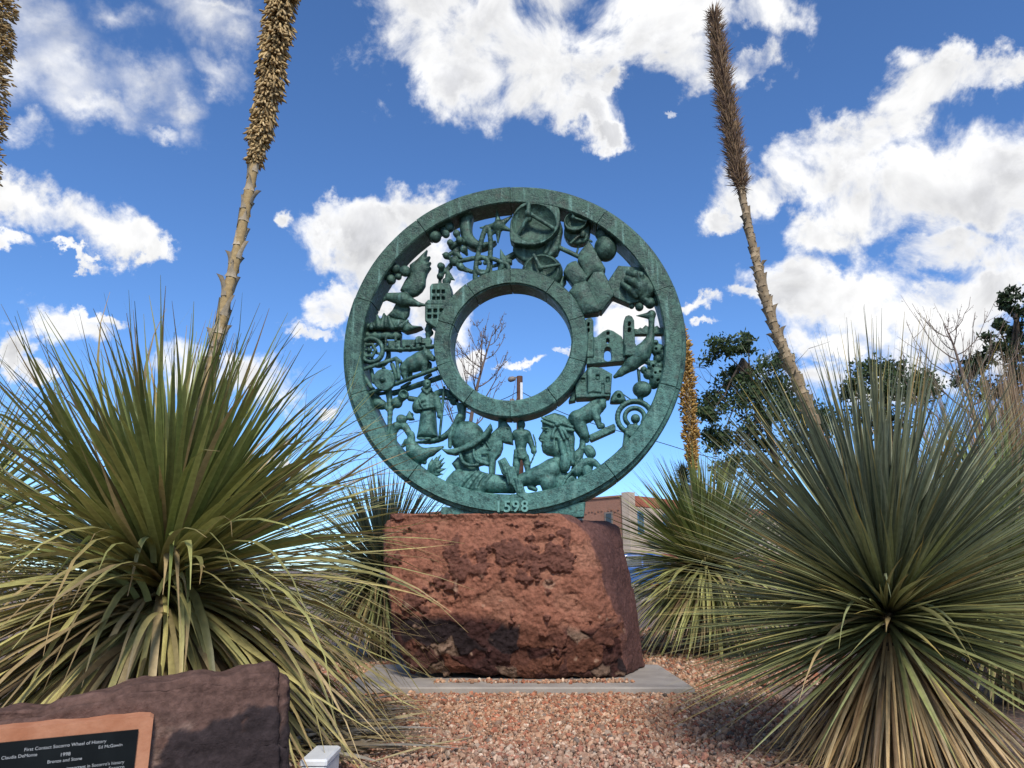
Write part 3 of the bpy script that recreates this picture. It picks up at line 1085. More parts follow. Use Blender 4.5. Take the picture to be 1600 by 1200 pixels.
# ---- right: church, crane, ridge, blossoms
f = Fig('mission_church', 890, 470, 8)
f.poly([(215, 705), (290, 440), (335, 440), (420, 368), (480, 343), (545, 362), (655, 435), (695, 560), (695, 715), (560, 735), (300, 735)], -16, 8, 1.2)
f.poly([(195, 700), (195, 230), (240, 205), (280, 212), (298, 250), (300, 700)], -16, 11, 1.5)
f.poly([(672, 690), (676, 250), (700, 190), (740, 174), (780, 190), (808, 240), (822, 580), (825, 690)], -16, 12, 1.5)
f.poly([(215, 700), (560, 712), (705, 690), (690, 745), (560, 755), (210, 790)], -18, 9, 1)
f.box(690, 545, 830, 690, -10, 16, 1.5)
f.ball(481, 395, 21, z=0, rz=60, sub=True)
f.cap(480, 470, 19, 480, 500, 24, -40, -40, sub=True)
for z_ in range(-20, 20, 3):
    f.cap(478, 475, 20, 478, 498, 24, z_, z_, sub=True)
    f.cap(478, 610, 44, 478, 700, 50, z_, z_, sub=True)
    for x_, y_, r_ in ((748, 275, 20), (748, 352, 22), (236, 280, 14), (236, 355, 14)):
        f.cap(x_, y_, r_, x_ - 4, y_ + 24, r_, z_, z_, sub=True)
f.build()
f = Fig('crane_bird', 890, 470, 8)
f.ball(1030, 152, 56, z=4).cap(1000, 165, 44, 838, 166, 5, 4, 4).tube([(1030, 170), (1028, 300), (1020, 420)], [44, 36, 42], z=4)
f.tube([(1020, 420), (985, 540), (900, 650), (780, 770)], [46, 85, 118, 92], z=4, k=3).cap(780, 770, 88, 640, 885, 46, 4, 4).cap(640, 885, 44, 570, 928, 24, 4, 2)
f.cap(645, 880, 8, 650, 905, 8, 12, 12, sub=True).tube([(868, 850), (878, 985)], [22, 20], z=0)
f.poly([(830, 560), (900, 600), (1010, 620), (960, 720), (820, 690)], 0, 12, 3)
f.build()
f = Fig('mountain_ridge', 890, 470, 8)
f.poly([(805, 395), (815, 318), (860, 326), (890, 300), (912, 318), (955, 272), (1000, 298), (1060, 300), (1102, 278), (1140, 312), (1168, 290), (1250, 315), (1250, 390)], -12, 2, 1.5)
f.build()
f = Fig('cactus_blossoms', 890, 470, 8)
bl_ = [(1078, 512, 36, 8), (1110, 600, 84, 4), (1180, 660, 80, 2), (1190, 780, 66, 0), (1110, 700, 60, 2), (970, 742, 42, 6), (1040, 800, 68, 6), (930, 852, 46, 6), (985, 905, 62, 4), (1100, 920, 112, 6), (1060, 1020, 62, 0), (1180, 880, 60, 2), (1080, 985, 80, 4), (1120, 810, 44, 8), (1210, 580, 60, -6)]
for x, y, r, z in bl_:
    f.ball(x, y, r, z=z, rz=min(r / 8, 10), k=1.5)
for x, y in ((1080, 600), (1040, 640), (1105, 660), (1160, 600), (1185, 700), (1195, 650), (1180, 790), (990, 800), (1045, 815), (965, 740), (1070, 905), (1130, 890), (1170, 935), (1100, 995), (1030, 960), (950, 870), (1085, 540), (1140, 740)):
    f.ball(x, y, 17, z=13, rz=5, sub=True)
f.build()
f = Fig('gourd', 890, 470, 8)
f.ball(910, 1092, 121, 102, z=4).tube([(878, 990), (872, 900)], 18, z=2).tube([(890, 1180), (890, 1240)], [40, 34], z=2)
f.build()

# ---- right: pueblo house, oven, maze figure, kneeling woman
f = Fig('pueblo_house', 890, 470, 8)
f.poly([(222, 850), (292, 836), (400, 850), (532, 925), (514, 1172), (285, 1146), (225, 1165)], -16, 18, 1)
f.poly([(72, 1185), (72, 1040), (222, 840), (240, 1165)], -16, 10, 1)
f.poly([(72, 1165), (285, 1140), (514, 1168), (500, 1200), (80, 1220)], -16, 16, 1)
f.poly([(20, 1140), (70, 1060), (70, 1230), (-20, 1250)], -16, 4, 1)
for x, y, hw_, hh_, z_ in ((350, 970, 24, 32, 15), (475, 997, 22, 34, 15), (162, 988, 27, 27, 7), (415, 1110, 18, 62, 16)):
    f.box(x - hw_, y - hh_, x + hw_, y + hh_, z_, 40, 0.4, sub=True)
for x, y, hw_, hh_, z_ in ((350, 975, 12, 18, 15), (475, 1003, 11, 20, 15), (162, 995, 15, 12, 7)):
    f.box(x - hw_, y - hh_, x + hw_, y + hh_, z_ - 4, z_ + 2, 0.3)
f.build()
f = Fig('clay_oven', 870, 580, 7.5)
f.poly([(625, 345), (640, 280), (685, 222), (728, 208), (770, 228), (810, 310), (812, 340), (760, 362), (640, 366)], -8, 8, 5, sm=2, dome=4)
f.ball(730, 288, 30, z=14, rz=10, sub=True).cap(775, 232, 8, 885, 308, 8, -6)
f.build()
f = Fig('maze_figure', 870, 580, 7.5)
def arc(cx, cy, rx, ry, a0, a1, n=22):
    a = np.radians(np.linspace(a0, a1, n))
    return np.stack([cx + rx * np.cos(a), cy - ry * np.sin(a)], 1)
f.tube(arc(918, 530, 205, 190, 232, -20), 30, z=4, flat=1.6)
f.tube(arc(915, 525, 115, 105, 228, -35), 25, z=4, flat=1.6)
f.ball(925, 545, 56, z=4).tube([(925, 590), (925, 640)], 24, z=4)
f.poly([(835, 620), (900, 610), (960, 625), (1010, 640), (960, 720), (915, 770), (850, 765), (795, 720), (805, 690)], -6, 9, 3, sm=2)
f.tube([(830, 720), (815, 840), (790, 960)], [44, 40, 42], z=2).tube([(915, 720), (970, 760)], [40, 40], z=2).ball(880, 860, 10, z=0)
f.build()
f = Fig('kneeling_woman', 870, 580, 7.5)
f.ball(530, 385, 52, 68, z=6, rz=9).cap(560, 375, 16, 572, 410, 9, 8, 8).cap(520, 440, 30, 535, 455, 14, 6, 6)
f.poly([(270, 445), (330, 395), (430, 330), (520, 305), (575, 320), (575, 350), (470, 365), (440, 420), (330, 470)], -6, 12, 3, sm=2)
f.tube([(450, 440), (350, 500), (240, 540)], [84, 92, 98], z=4, k=3).cap(225, 560, 98, 320, 740, 62, 4, 6, k=3).cap(320, 740, 60, 348, 800, 28, 6, 4)
f.tube([(430, 470), (475, 560), (500, 650)], [62, 44, 32], z=[10, 12, 12]).ball(530, 638, 36, z=10)
f.cap(300, 660, 62, 352, 800, 30, 4, 4)
f.build()
f = Fig('grinding_stone', 870, 580, 7.5)
f.poly([(380, 742), (670, 610), (690, 640), (690, 692), (405, 818), (385, 800)], -8, 12, 1.5)
f.build()

# ---- bottom: native bust, corn, standing man with a bow, animal, armoured bust, document
f = Fig('headband_bust', 760, 640, 7.058, zref=14)
f.poly([(608, 120), (640, 62), (750, 24), (865, 58), (945, 150), (975, 290), (965, 440), (940, 600), (850, 560), (745, 500), (660, 482), (612, 448), (606, 405), (598, 390), (606, 372), (598, 340), (568, 312), (588, 270), (614, 228)], -12, 9, 2.2, dome=7, dk=6)
f.tube([(612, 128), (700, 165), (800, 200), (955, 235)], [15, 18, 20, 20], z=16, sm=3, k=0.8)
f.tube([(618, 92), (720, 128), (850, 160), (948, 195)], [14, 17, 18, 18], z=16, sm=3, k=0.8)
f.ball(785, 172, 30, z=19, k=0.6).tube([(775, 190), (738, 250), (728, 305)], [16, 18, 22], z=18, k=0.6).tube([(810, 190), (870, 255), (900, 312)], [15, 17, 20], z=18, k=0.6).tube([(800, 200), (835, 270), (858, 328)], [14, 16, 19], z=18, k=0.6)
for x_ in (720, 745, 760):
    f.cap(x_, 255, 5, x_ - 6, 300, 5, 22, 22, sub=True)
f.ball(655, 240, 30, 12, z=15, rz=4, sub=True).ball(660, 238, 17, 8, z=14, rz=4)
f.tube([(770, 330), (780, 400), (820, 470)], [18, 20, 16], z=14, sub=True)
f.tube([(820, 340), (835, 430), (860, 520)], [26, 30, 28], z=15, sm=2, k=1).tube([(880, 340), (900, 440), (915, 560)], [26, 30, 30], z=14, sm=2, k=1).tube([(935, 330), (945, 450), (945, 590)], [26, 30, 34], z=11, sm=2, k=1)
f.cap(614, 408, 5, 640, 410, 5, 14, 15, sub=True).cap(612, 205, 10, 668, 205, 9, 15, 16, k=1).cap(595, 335, 10, 618, 345, 8, 12, 14, k=1)
f.tube([(800, 560), (700, 640)], [70, 90], z=2, k=4).tube([(720, 650), (560, 720), (390, 770)], [120, 100, 74], z=4, k=4)
f.poly([(600, 780), (740, 560), (880, 680), (980, 720), (970, 860), (820, 940), (628, 960)], -14, 8, 5, dome=5, k=3)
f.ball(690, 800, 100, 120, z=8, rz=13, k=4).cap(745, 625, 10, 690, 700, 12, 17, 14, sub=True)
f.cap(480, 845, 36, 535, 872, 26, 4, 4).tube([(600, 730), (480, 850)], [40, 26], z=-4)
f.build()
f = Fig('corn_plant', 760, 640, 7.058, zref=14)
f.poly([(800, 900), (850, 760), (960, 640), (1060, 520), (1100, 300), (1050, 290), (1030, 400), (960, 460), (975, 560), (930, 640), (990, 690), (980, 820), (900, 880)], -8, 8, 3, sm=2)
f.tube([(820, 880), (880, 750), (980, 640), (1060, 540)], [14, 18, 18, 12], z=12, sm=3)
f.tube([(1000, 680), (1090, 580), (1180, 575), (1290, 660)], [52, 46, 40, 14], z=8, sm=4)
f.tube([(1060, 290), (1050, 420), (970, 540)], [30, 34, 30], z=4, sm=3)
f.poly([(1000, 820), (1010, 700), (1110, 610), (1185, 600), (1150, 720), (1080, 770)], -8, 8, 4)
f.build()
def corn(name, x, y, rx, ry, rot, z):
    f = Fig(name, 760, 640, 7.058, zref=14)
    c = f.xy((x, y))
    a_, b_ = rx / 7.058, ry / 7.058
    cr_, sr = math.cos(R(rot)), math.sin(R(rot))
    def fn(X, Y, Z):
        dx, dy = X - c[0], Y - c[1]
        a = dx * cr_ + dy * sr
        b = -dx * sr + dy * cr_
        k0 = np.sqrt((a / a_) ** 2 + np.abs(b / b_) ** 2.6 + ((Z - z) / a_) ** 2)
        ang = np.arctan2(a, Z - z)
        kern = 0.55 * (np.abs(np.sin(ang * 5)) ** 0.6) * (np.abs(np.sin(b * 1.35)) ** 0.6)
        return (k0 - 1) * a_ * 0.9 - kern
    m = max(a_, b_) + 1
    f.custom(fn, (c[0] - m, c[1] - m, z - a_), (c[0] + m, c[1] + m, z + a_ + 1))
    f.h = 0.75
    return f.build()
corn('corn_cob', 868, 580, 62, 112, 4, 12)
corn('corn_cob', 1140, 455, 58, 78, 148, 6)
corn('corn_cob', 1115, 690, 58, 85, 160, 10)

f = Fig('man_with_bow', 760, 640, 7.058, zref=8)
f.ball(380, 158, 46, 54, z=2).tube([(380, 200), (380, 240)], 30, z=2).cap(380, 290, 82, 375, 410, 60, 2, 2, flat=0.8).cap(330, 262, 50, 430, 262, 50, 3, 3).cap(355, 290, 30, 340, 300, 22, 7, 7).cap(410, 290, 30, 415, 300, 22, 7, 7)
f.cap(372, 360, 6, 372, 420, 6, 10, 9, sub=True).cap(345, 355, 5, 400, 358, 5, 11, 11, sub=True)
f.tube([(325, 262), (285, 300), (280, 280)], [34, 28, 24], z=0).tube([(452, 262), (485, 350), (512, 430)], [38, 32, 26], z=2).ball(520, 455, 34, z=4)
f.poly([(300, 440), (345, 420), (430, 425), (455, 500), (445, 560), (385, 545), (300, 530)], -4, 8, 2, dome=2)
f.poly([(345, 440), (420, 440), (440, 520), (410, 550), (350, 535)], 6, 11, 1)
f.tube([(335, 500), (325, 600), (322, 700)], [44, 40, 32], z=1).tube([(425, 520), (445, 600), (455, 680)], [44, 38, 30], z=1)
f.tube([(515, 275), (540, 360), (540, 450), (510, 540), (475, 610)], 9, z=6, sm=2)
f.build()
f = Fig('antelope', 660, 640, 7.5, zref=8)
f.poly([(735, 345), (800, 280), (880, 205), (915, 130), (980, 135), (1030, 200), (1048, 300), (1056, 402), (960, 382), (935, 370), (935, 440), (905, 520), (850, 582), (838, 760), (785, 760), (772, 600), (740, 500)], -10, 7, 2, dome=4)
f.ball(1000, 222, 24, 17, z=11, rz=3, sub=True).ball(1000, 222, 15, 10, z=9, rz=3).tube([(800, 640), (805, 760)], 28, z=6).cap(925, 180, 46, 925, 110, 50, 0, -6)
f.build()

f = Fig('helmeted_bust', 660, 640, 7.5, zref=16)
f.ball(510, 310, 205, 195, z=2, rz=19).poly([(305, 320), (350, 180), (420, 130), (410, 60), (480, 60), (450, 150), (330, 300)], -12, 4, 4)
f.tube([(320, 430), (322, 300), (350, 220)], [24, 26, 20], z=14)
f.poly([(213, 455), (300, 470), (420, 448), (560, 398), (690, 310), (800, 162), (815, 225), (745, 340), (625, 432), (480, 492), (375, 530), (275, 512)], 0, 22, 3, k=2)
f.poly([(430, 480), (600, 420), (700, 380), (742, 338), (762, 420), (800, 452), (790, 476), (764, 486), (772, 512), (752, 528), (776, 560), (772, 650), (700, 632), (660, 640), (560, 672), (440, 560)], -10, 8, 2.2, dome=7, dk=6)
f.tube([(440, 520), (480, 620), (560, 655), (650, 650)], [20, 22, 22, 16], z=16, sm=3).tube([(600, 470), (610, 560), (660, 620)], [14, 16, 12], z=16, sm=2)
f.ball(700, 398, 30, 12, z=16, rz=4, sub=True).ball(704, 396, 16, 8, z=14, rz=4).cap(745, 380, 12, 788, 455, 16, 12, 10, k=1.5).cap(700, 515, 12, 750, 508, 10, 16, 14).cap(640, 610, 30, 760, 630, 22, 12, 10)
f.poly([(325, 620), (400, 540), (470, 560), (560, 660), (640, 650), (650, 700), (380, 700)], -10, 8, 4, dome=3)
f.poly([(225, 900), (270, 790), (350, 705), (460, 685), (620, 690), (760, 740), (940, 755), (1010, 800), (1060, 960), (740, 965), (725, 1040), (500, 1010)], -14, 10, 6, dome=6, dk=7, k=3)
f.cap(690, 850, 108, 1050, 880, 92, 4, 2, k=4)
for pts in ([(590, 715), (490, 790), (420, 870), (385, 940)], [(640, 720), (560, 810), (500, 900), (475, 960)], [(720, 745), (640, 820), (590, 910), (580, 980)], [(760, 750), (700, 830), (660, 910)]):
    f.tube(pts, [12, 14, 14, 12], z=[17, 18, 18, 17], sub=True, sm=2)
    f.tube(np.array(pts) + np.array([36, 10]), [16, 20, 20, 14], z=[14, 16, 16, 14], sm=2, k=2)
f.build()
f = Fig('broken_arrow', 660, 640, 7.5, zref=22)
f.poly([(880, 602), (968, 556), (1030, 662), (1082, 668), (1112, 790), (1160, 822), (1200, 962), (1240, 982), (1278, 1080), (1280, 1150), (1180, 1042), (1120, 1018), (1060, 892), (1002, 872), (980, 782), (930, 752)], 8, 24, 1.5)
for a_ in ((1000, 690, 1040, 860), (1100, 820, 1130, 960), (930, 620, 980, 740)):
    f.cap(a_[0], a_[1], 18, a_[2], a_[3], 14, 24, 24)
f.build()

# ---- lower left: agave, quail, blossom stem, friar, cart, bull, train
f = Fig('agave', 570, 590, 7.06)
for x, y, z in ((735, 880, 4), (835, 845, 8), (872, 885, 10), (885, 935, 12), (895, 1000, 10), (860, 1060, 8), (800, 1105, 6), (780, 860, 2), (850, 960, 4)):
    mx, my = 680 + (x - 680) * .6, 1065 + (y - 1065) * .6
    f.cap(680, 1065, 16, mx, my, 26, 4, z, k=0.5).cap(mx, my, 26, x, y, 5, z, z, k=0.5)
f.cap(640, 1090, 40, 690, 1060, 30, 0, 4)
f.build()
f = Fig('quail', 570, 590, 7.06)
f.tube([(490, 720), (530, 800), (600, 850)], [58, 84, 84], z=4, k=3).tube([(600, 840), (720, 810), (850, 755)], [78, 48, 14], z=4, k=3)
f.tube([(560, 890), (575, 1000)], [46, 34], z=2).tube([(610, 900), (640, 920)], [40, 30], z=2).tube([(490, 730), (500, 650)], [56, 44], z=4).ball(505, 625, 36, 46, z=6).cap(520, 660, 22, 525, 690, 14, 6)
f.tube([(300, 700), (290, 600), (330, 525), (400, 510), (450, 560), (480, 620)], [40, 44, 48, 44, 38, 34], z=2, sm=2)
f.tube([(400, 740), (440, 690), (490, 700)], [20, 30, 40], z=0)
f.ball(390, 452, 58, z=4).cap(440, 440, 22, 500, 400, 26, 4, 4).poly([(450, 415), (485, 355), (530, 450), (460, 455)], -6, 10, 2)
f.build()
f = Fig('squash_blossom', 570, 590, 7.06)
f.tube([(275, 740), (255, 600), (258, 440), (262, 330), (250, 180), (240, 120)], [28, 26, 26, 30, 34, 40], z=2, sm=2)
f.ball(150, 278, 78, 60, z=2, rot=20).tube([(200, 300), (255, 350)], 26, z=2).ball(340, 265, 62, z=4).tube([(300, 300), (262, 340)], 24, z=2)
f.cap(380, 230, 40, 430, 190, 56, 6, 12).ball(436, 184, 38, 44, z=20, rz=9, sub=True)
f.cap(100, 230, 60, 40, 180, 50, -4, -6)
f.build()

f = Fig('friar', 570, 590, 7.06, zref=14)
f.ball(672, 62, 48, 60, z=6).ball(690, 60, 12, z=13, rz=4, sub=True).tube([(672, 110), (672, 140)], 34, z=4)
f.poly([(620, 130), (730, 120), (770, 190), (780, 260), (755, 340), (600, 345), (530, 300), (560, 210)], -8, 10, 5, dome=4)
f.ball(575, 300, 62, 88, z=6, rz=10, rot=20).cap(640, 125, 24, 680, 170, 12, 12, 14).cap(720, 125, 24, 685, 170, 12, 12, 14)
f.tube([(600, 250), (620, 300), (640, 330)], 9, z=16).ball(640, 250, 40, 34, z=12).ball(660, 300, 36, 22, z=13).tube([(600, 345), (690, 330), (755, 320)], 14, z=13)
f.poly([(602, 330), (755, 320), (772, 560), (785, 640), (700, 655), (550, 655), (570, 560)], -12, 8, 6, dome=6, dk=8, k=3)
f.ball(610, 668, 44, 16, z=10).ball(690, 668, 44, 16, z=10)
f.tube([(770, 220), (800, 310), (820, 400)], [48, 42, 28], z=6).ball(818, 410, 34, z=6)
f.build()
f = Fig('staff_and_branch', 570, 590, 7.06)
f.tube([(872, 100), (848, 360), (820, 640)], 15, z=8).tube([(470, 205), (560, 220)], 30, z=-4).tube([(730, 170), (820, 130), (900, 150), (960, 230)], [34, 36, 40, 50], z=-6, sm=2).tube([(740, 205), (990, 222)], 14, z=0)
f.tube([(550, 700), (700, 690), (830, 655), (930, 580), (1000, 490), (1040, 420)], [12, 30, 32, 34, 40, 50], z=0, sm=3, flat=1.5)
f.poly([(990, 250), (1100, 280), (1090, 420), (1040, 480), (990, 460), (1020, 380)], -12, 6, 3)
f.build()

f = Fig('ox_cart', 550, 470, 8)
f.tube([(100, 1195), (560, 1030), (900, 900), (1210, 786)], 24, z=10, flat=1.5).tube([(480, 1120), (800, 1010), (1110, 905)], 34, z=-8)
f.tube([(120, 1190), (300, 1130), (520, 1100)], 22, z=-6).tube([(600, 1060), (700, 1000)], 20, z=0).tube([(900, 940), (960, 900)], 24, z=0)
f.tube([(92, 872), (550, 722), (605, 762)], 24, z=12).tube([(260, 880), (480, 830)], 16, z=-8)
f.tube([(115, 880), (240, 1085)], 28, z=12).tube([(225, 850), (255, 1000)], 26, z=4).tube([(495, 790), (560, 970)], 28, z=8).tube([(560, 745), (590, 965)], 22, z=12).tube([(370, 820), (390, 900)], 26, z=0).tube([(240, 1085), (200, 1150)], 28, z=2)
f.build()
f = Fig('cart_wheel', 550, 470, 8, zref=18)
c_ = f.xy((400, 985))
def disk(X, Y, Z):
    r = np.sqrt(((X - c_[0]) / 1.0) ** 2 + ((Y - c_[1]) / 1.0) ** 2) - 17.0
    b = np.abs(Z - 15) - 4.5
    q_ = np.sqrt(np.maximum(r + 1.5, 0) ** 2 + np.maximum(b + 1.5, 0) ** 2) - 1.5 + np.minimum(np.maximum(r + 1.5, b + 1.5), 0)
    return q_
f.custom(disk, (c_[0] - 18, c_[1] - 18, 10), (c_[0] + 18, c_[1] + 18, 21))
f.ball(385, 985, 36, z=20, rz=4)
for a_ in ((290, 900, 380, 1100), (380, 850, 500, 1080), (270, 1000, 500, 880), (300, 1080, 530, 960)):
    f.cap(a_[0], a_[1], 4, a_[2], a_[3], 4, 20, 20, sub=True)
f.build()
f = Fig('bull', 550, 470, 8)
f.tube([(655, 815), (740, 780), (830, 750)], [72, 96, 112], z=4, k=3).ball(790, 715, 70, z=4).cap(850, 700, 88, 920, 660, 66, 4, 6, k=3).cap(920, 660, 64, 1005, 715, 36, 8, 8)
f.tube([(650, 850), (640, 900), (655, 970)], [66, 44, 28], z=6).tube([(690, 850), (700, 950)], [40, 24], z=-4).tube([(885, 780), (900, 850), (885, 900)], [58, 36, 30], z=8).tube([(930, 760), (940, 860)], [44, 28], z=-4)
f.tube([(905, 600), (905, 560)], [20, 6], z=10).tube([(960, 640), (998, 628)], [14, 5], z=10).tube([(950, 600), (955, 570)], [14, 6], z=4)
f.build()
f = Fig('railway_train', 550, 470, 8)
f.box(428, 478, 590, 575, -10, 6, 1.2).box(608, 465, 770, 550, -10, 6, 1.5).box(785, 500, 970, 555, -10, 6, 1.2).cap(800, 480, 40, 945, 478, 38, 0, 0)
f.box(785, 440, 860, 520, -8, 8, 1.2).ball(820, 445, 44, 32, z=0).tube([(930, 470), (930, 400)], [30, 24]).ball(935, 390, 40).ball(925, 330, 36).ball(945, 350, 34)
f.tube([(380, 590), (700, 588), (900, 565), (1040, 540)], 24, z=2, sm=2, flat=2.0)
for x in (460, 550, 640, 735, 815, 880, 930):
    f.ball(x, 560, 22, z=7, rz=3)
f.box(835, 520, 905, 545, 3, 20, 0.5, sub=True)
f.build()
f = Fig('water_tank', 550, 470, 8)
f.cap(80, 410, 46, 560, 414, 46, 2, 2).tube([(410, 440), (410, 590)], 16, z=6).tube([(535, 440), (535, 480)], 18, z=6).box(100, 440, 400, 480, -12, -2, 1).box(540, 370, 585, 600, -12, 0, 1).box(100, 345, 580, 380, -16, -4, 1)
f.build()
f = Fig('spoked_wheel', 550, 470, 8)
f.tube(arc(232, 612, 142, 148, 0, 360, 30), 26, z=8, flat=1.4)
f.tube(arc(205, 610, 82, 82, 0, 360, 7), 20, z=8)
for a_ in range(0, 360, 60):
    ca, sa = math.cos(R(a_ + 15)), math.sin(R(a_ + 15))
    f.tube([(205 + 20 * ca, 612 + 20 * sa), (205 + 80 * ca, 612 + 80 * sa)], 12, z=6)
    f.tube([(205 + 85 * ca, 612 + 85 * sa), (230 + 140 * ca, 612 + 145 * sa)], 17, z=4)
f.ball(205, 610, 28, z=8)
f.build()
f = Fig('spoked_wheel', 550, 470, 8, zref=0)
f.tube(arc(310, 655, 132, 140, 60, -150, 24), 26, z=-8, flat=1.4).tube([(110, 760), (130, 880)], 50, z=-8)
f.build()

# ---- foot plate and the date
f = Fig('foot_plate', 0, 0, 1)
f.poly([(690, 792), (800, 796), (915, 784), (912, 808), (800, 812), (688, 808)], -16, 14, 1)
f.build()


def text_on(name, body, p_left, p_right, normal, mat, parent, extrude, space=1.0, squash=1.0, bold=0.0):
    """text whose baseline runs from p_left to p_right (world), facing normal"""
    cu = bpy.data.curves.new(name, 'FONT')
    cu.body = body
    cu.extrude = 0.0
    cu.offset = bold
    cu.space_character = space
    tmp = bpy.data.objects.new(name + '_tmp', cu)
    COL.objects.link(tmp)
    bpy.context.view_layer.update()
    me = bpy.data.meshes.new_from_object(tmp)
    n = len(me.vertices)
    co = np.empty(n * 3, np.float32)
    me.vertices.foreach_get('co', co)
    co = co.reshape(-1, 3).astype(float)
    polys = [list(p.vertices) for p in me.polygons]
    # boundary edges for side walls
    cnt = {}
    for p in polys:
        for a, b in zip(p, p[1:] + p[:1]):
            cnt[(a, b)] = cnt.get((a, b), 0) + 1
    bd = [(a, b) for (a, b) in cnt if (b, a) not in cnt]
    bpy.data.objects.remove(tmp)
    bpy.data.meshes.remove(me)
    bpy.data.curves.remove(cu)
    x0, x1 = co[:, 0].min(), co[:, 0].max()
    L = np.linalg.norm(p_right - p_left)
    s = L / (x1 - x0)
    ux = (p_right - p_left) / L
    uy = np.cross(normal, ux)
    uy /= np.linalg.norm(uy)
    W = p_left + np.outer((co[:, 0] - x0) * s, ux) + np.outer(co[:, 1] * s * squash, uy)
    V = np.concatenate([W + normal * extrude, W])
    me2 = bpy.data.meshes.new(name)
    base = ROOTLOC[parent.name]
    faces = polys + [(a, a + n, b + n, b) for a, b in bd]
    me2.from_pydata([tuple(v) for v in V - base], [], faces)
    me2.materials.append(mat)
    o = bpy.data.objects.new(name, me2)
    COL.objects.link(o)
    o.parent = parent
    ROOTLOC[o.name] = base
    return o


NUMERAL = plain_mat('highlit_bronze', (0.12, 0.28, 0.24), (0.19, 0.39, 0.34), 30.0, 0.6, (60.0, 0.4, 0.004))  # paler than the rim: light on the raised digits put into their colour
pl = wplane(np.array([778.0, 826.0]), np.array([800.0, 799.5]), np.array([23.0, 23.0]), 23.0)
text_on('date_numerals', '1598', pl[0], pl[1], WN, NUMERAL, WHEEL, 0.034, 1.12, 1.0, 0.018)


# frame of the plaque stone, needed early so that leaves keep clear of it
BYAW = R(24)
SU = np.array([math.cos(BYAW), math.sin(BYAW), 0])
SN = np.array([math.sin(BYAW), -math.cos(BYAW), 0])
S0 = at(462, 1130, 3.02)
S0[2] = 0


def in_stone(V):
    q_ = V - S0
    a_, b_ = q_ @ SU, q_ @ SN
    return bool(np.any((a_ < 0.04) & (b_ > -0.47) & (V[:, 2] < 0.62)))


# ------------------------------------------------------------------ sotol plants
def leaf(base, d0, side, L, hw, droop, n=9, curl=0.0, twist=0.0, fold=0.35, basew=1.25, sway=0.0):
    """a strap leaf: returns (3n, 3) vertices, quads, and the length fraction of each vertex"""
    p = np.array(base, float)
    d = np.array(d0, float)
    s = np.array(side, float)
    V, T = [], []
    ds = L / (n - 1)
    for i in range(n):
        t = i / (n - 1)
        sv = s - d * np.dot(s, d)
        sv /= np.linalg.norm(sv) + 1e-9
        nv = np.cross(sv, d)
        c_, s_ = math.cos(twist * t), math.sin(twist * t)
        sv, nv = sv * c_ + nv * s_, nv * c_ - sv * s_
        w = hw * (basew - (basew - 1) * min(1, t * 4)) * (1 - sstep(t, 0.42, 1.02) * 0.95)
        V += [p - sv * w, p - nv * w * fold * (1 - 0.5 * t), p + sv * w]
        T += [t, t, t]
        g = droop * ds * (0.25 + 1.3 * t) * math.hypot(d[0], d[1])
        d = d + np.array([0, 0, -1.0]) * g + nv * curl * ds * (t ** 2) + s * sway * ds
        d /= np.linalg.norm(d)
        p = p + d * ds
    F = []
    for i in range(n - 1):
        a = 3 * i
        F += [(a, a + 1, a + 4, a + 3), (a + 1, a + 2, a + 5, a + 4)]
    return np.array(V), np.array(F), np.array(T)


def leaf_colour(T, el, dead, pal, r):
    up_, low_, tip_, dry = [np.array(c) for c in pal]
    k = sstep(el, R(48), R(-5))
    c = up_ + (low_ - up_) * np.clip(k + r.normal(0, 0.18), 0, 1)
    c = c * r.uniform(0.58, 1.45)
    C = np.tile(c, (len(T), 1))
    edge = np.tile([1, 0, 1], len(T) // 3)
    C = C * (1 + 0.16 * edge)[:, None]
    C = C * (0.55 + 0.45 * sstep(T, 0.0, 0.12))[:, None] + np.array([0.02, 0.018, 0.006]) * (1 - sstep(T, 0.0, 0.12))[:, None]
    ts = r.uniform(0.60, 1.0) if r.random() < 0.55 + 0.4 * float(sstep(el, R(35), R(5))) else 1.2
    f = sstep(T, ts, ts + 0.22)
    C = C + (tip_ * r.uniform(0.7, 1.2) - C) * f[:, None] * 0.9
    C = C + (dry * r.uniform(0.6, 1.2) - C) * dead
    return np.clip(C, 0.004, 0.9)


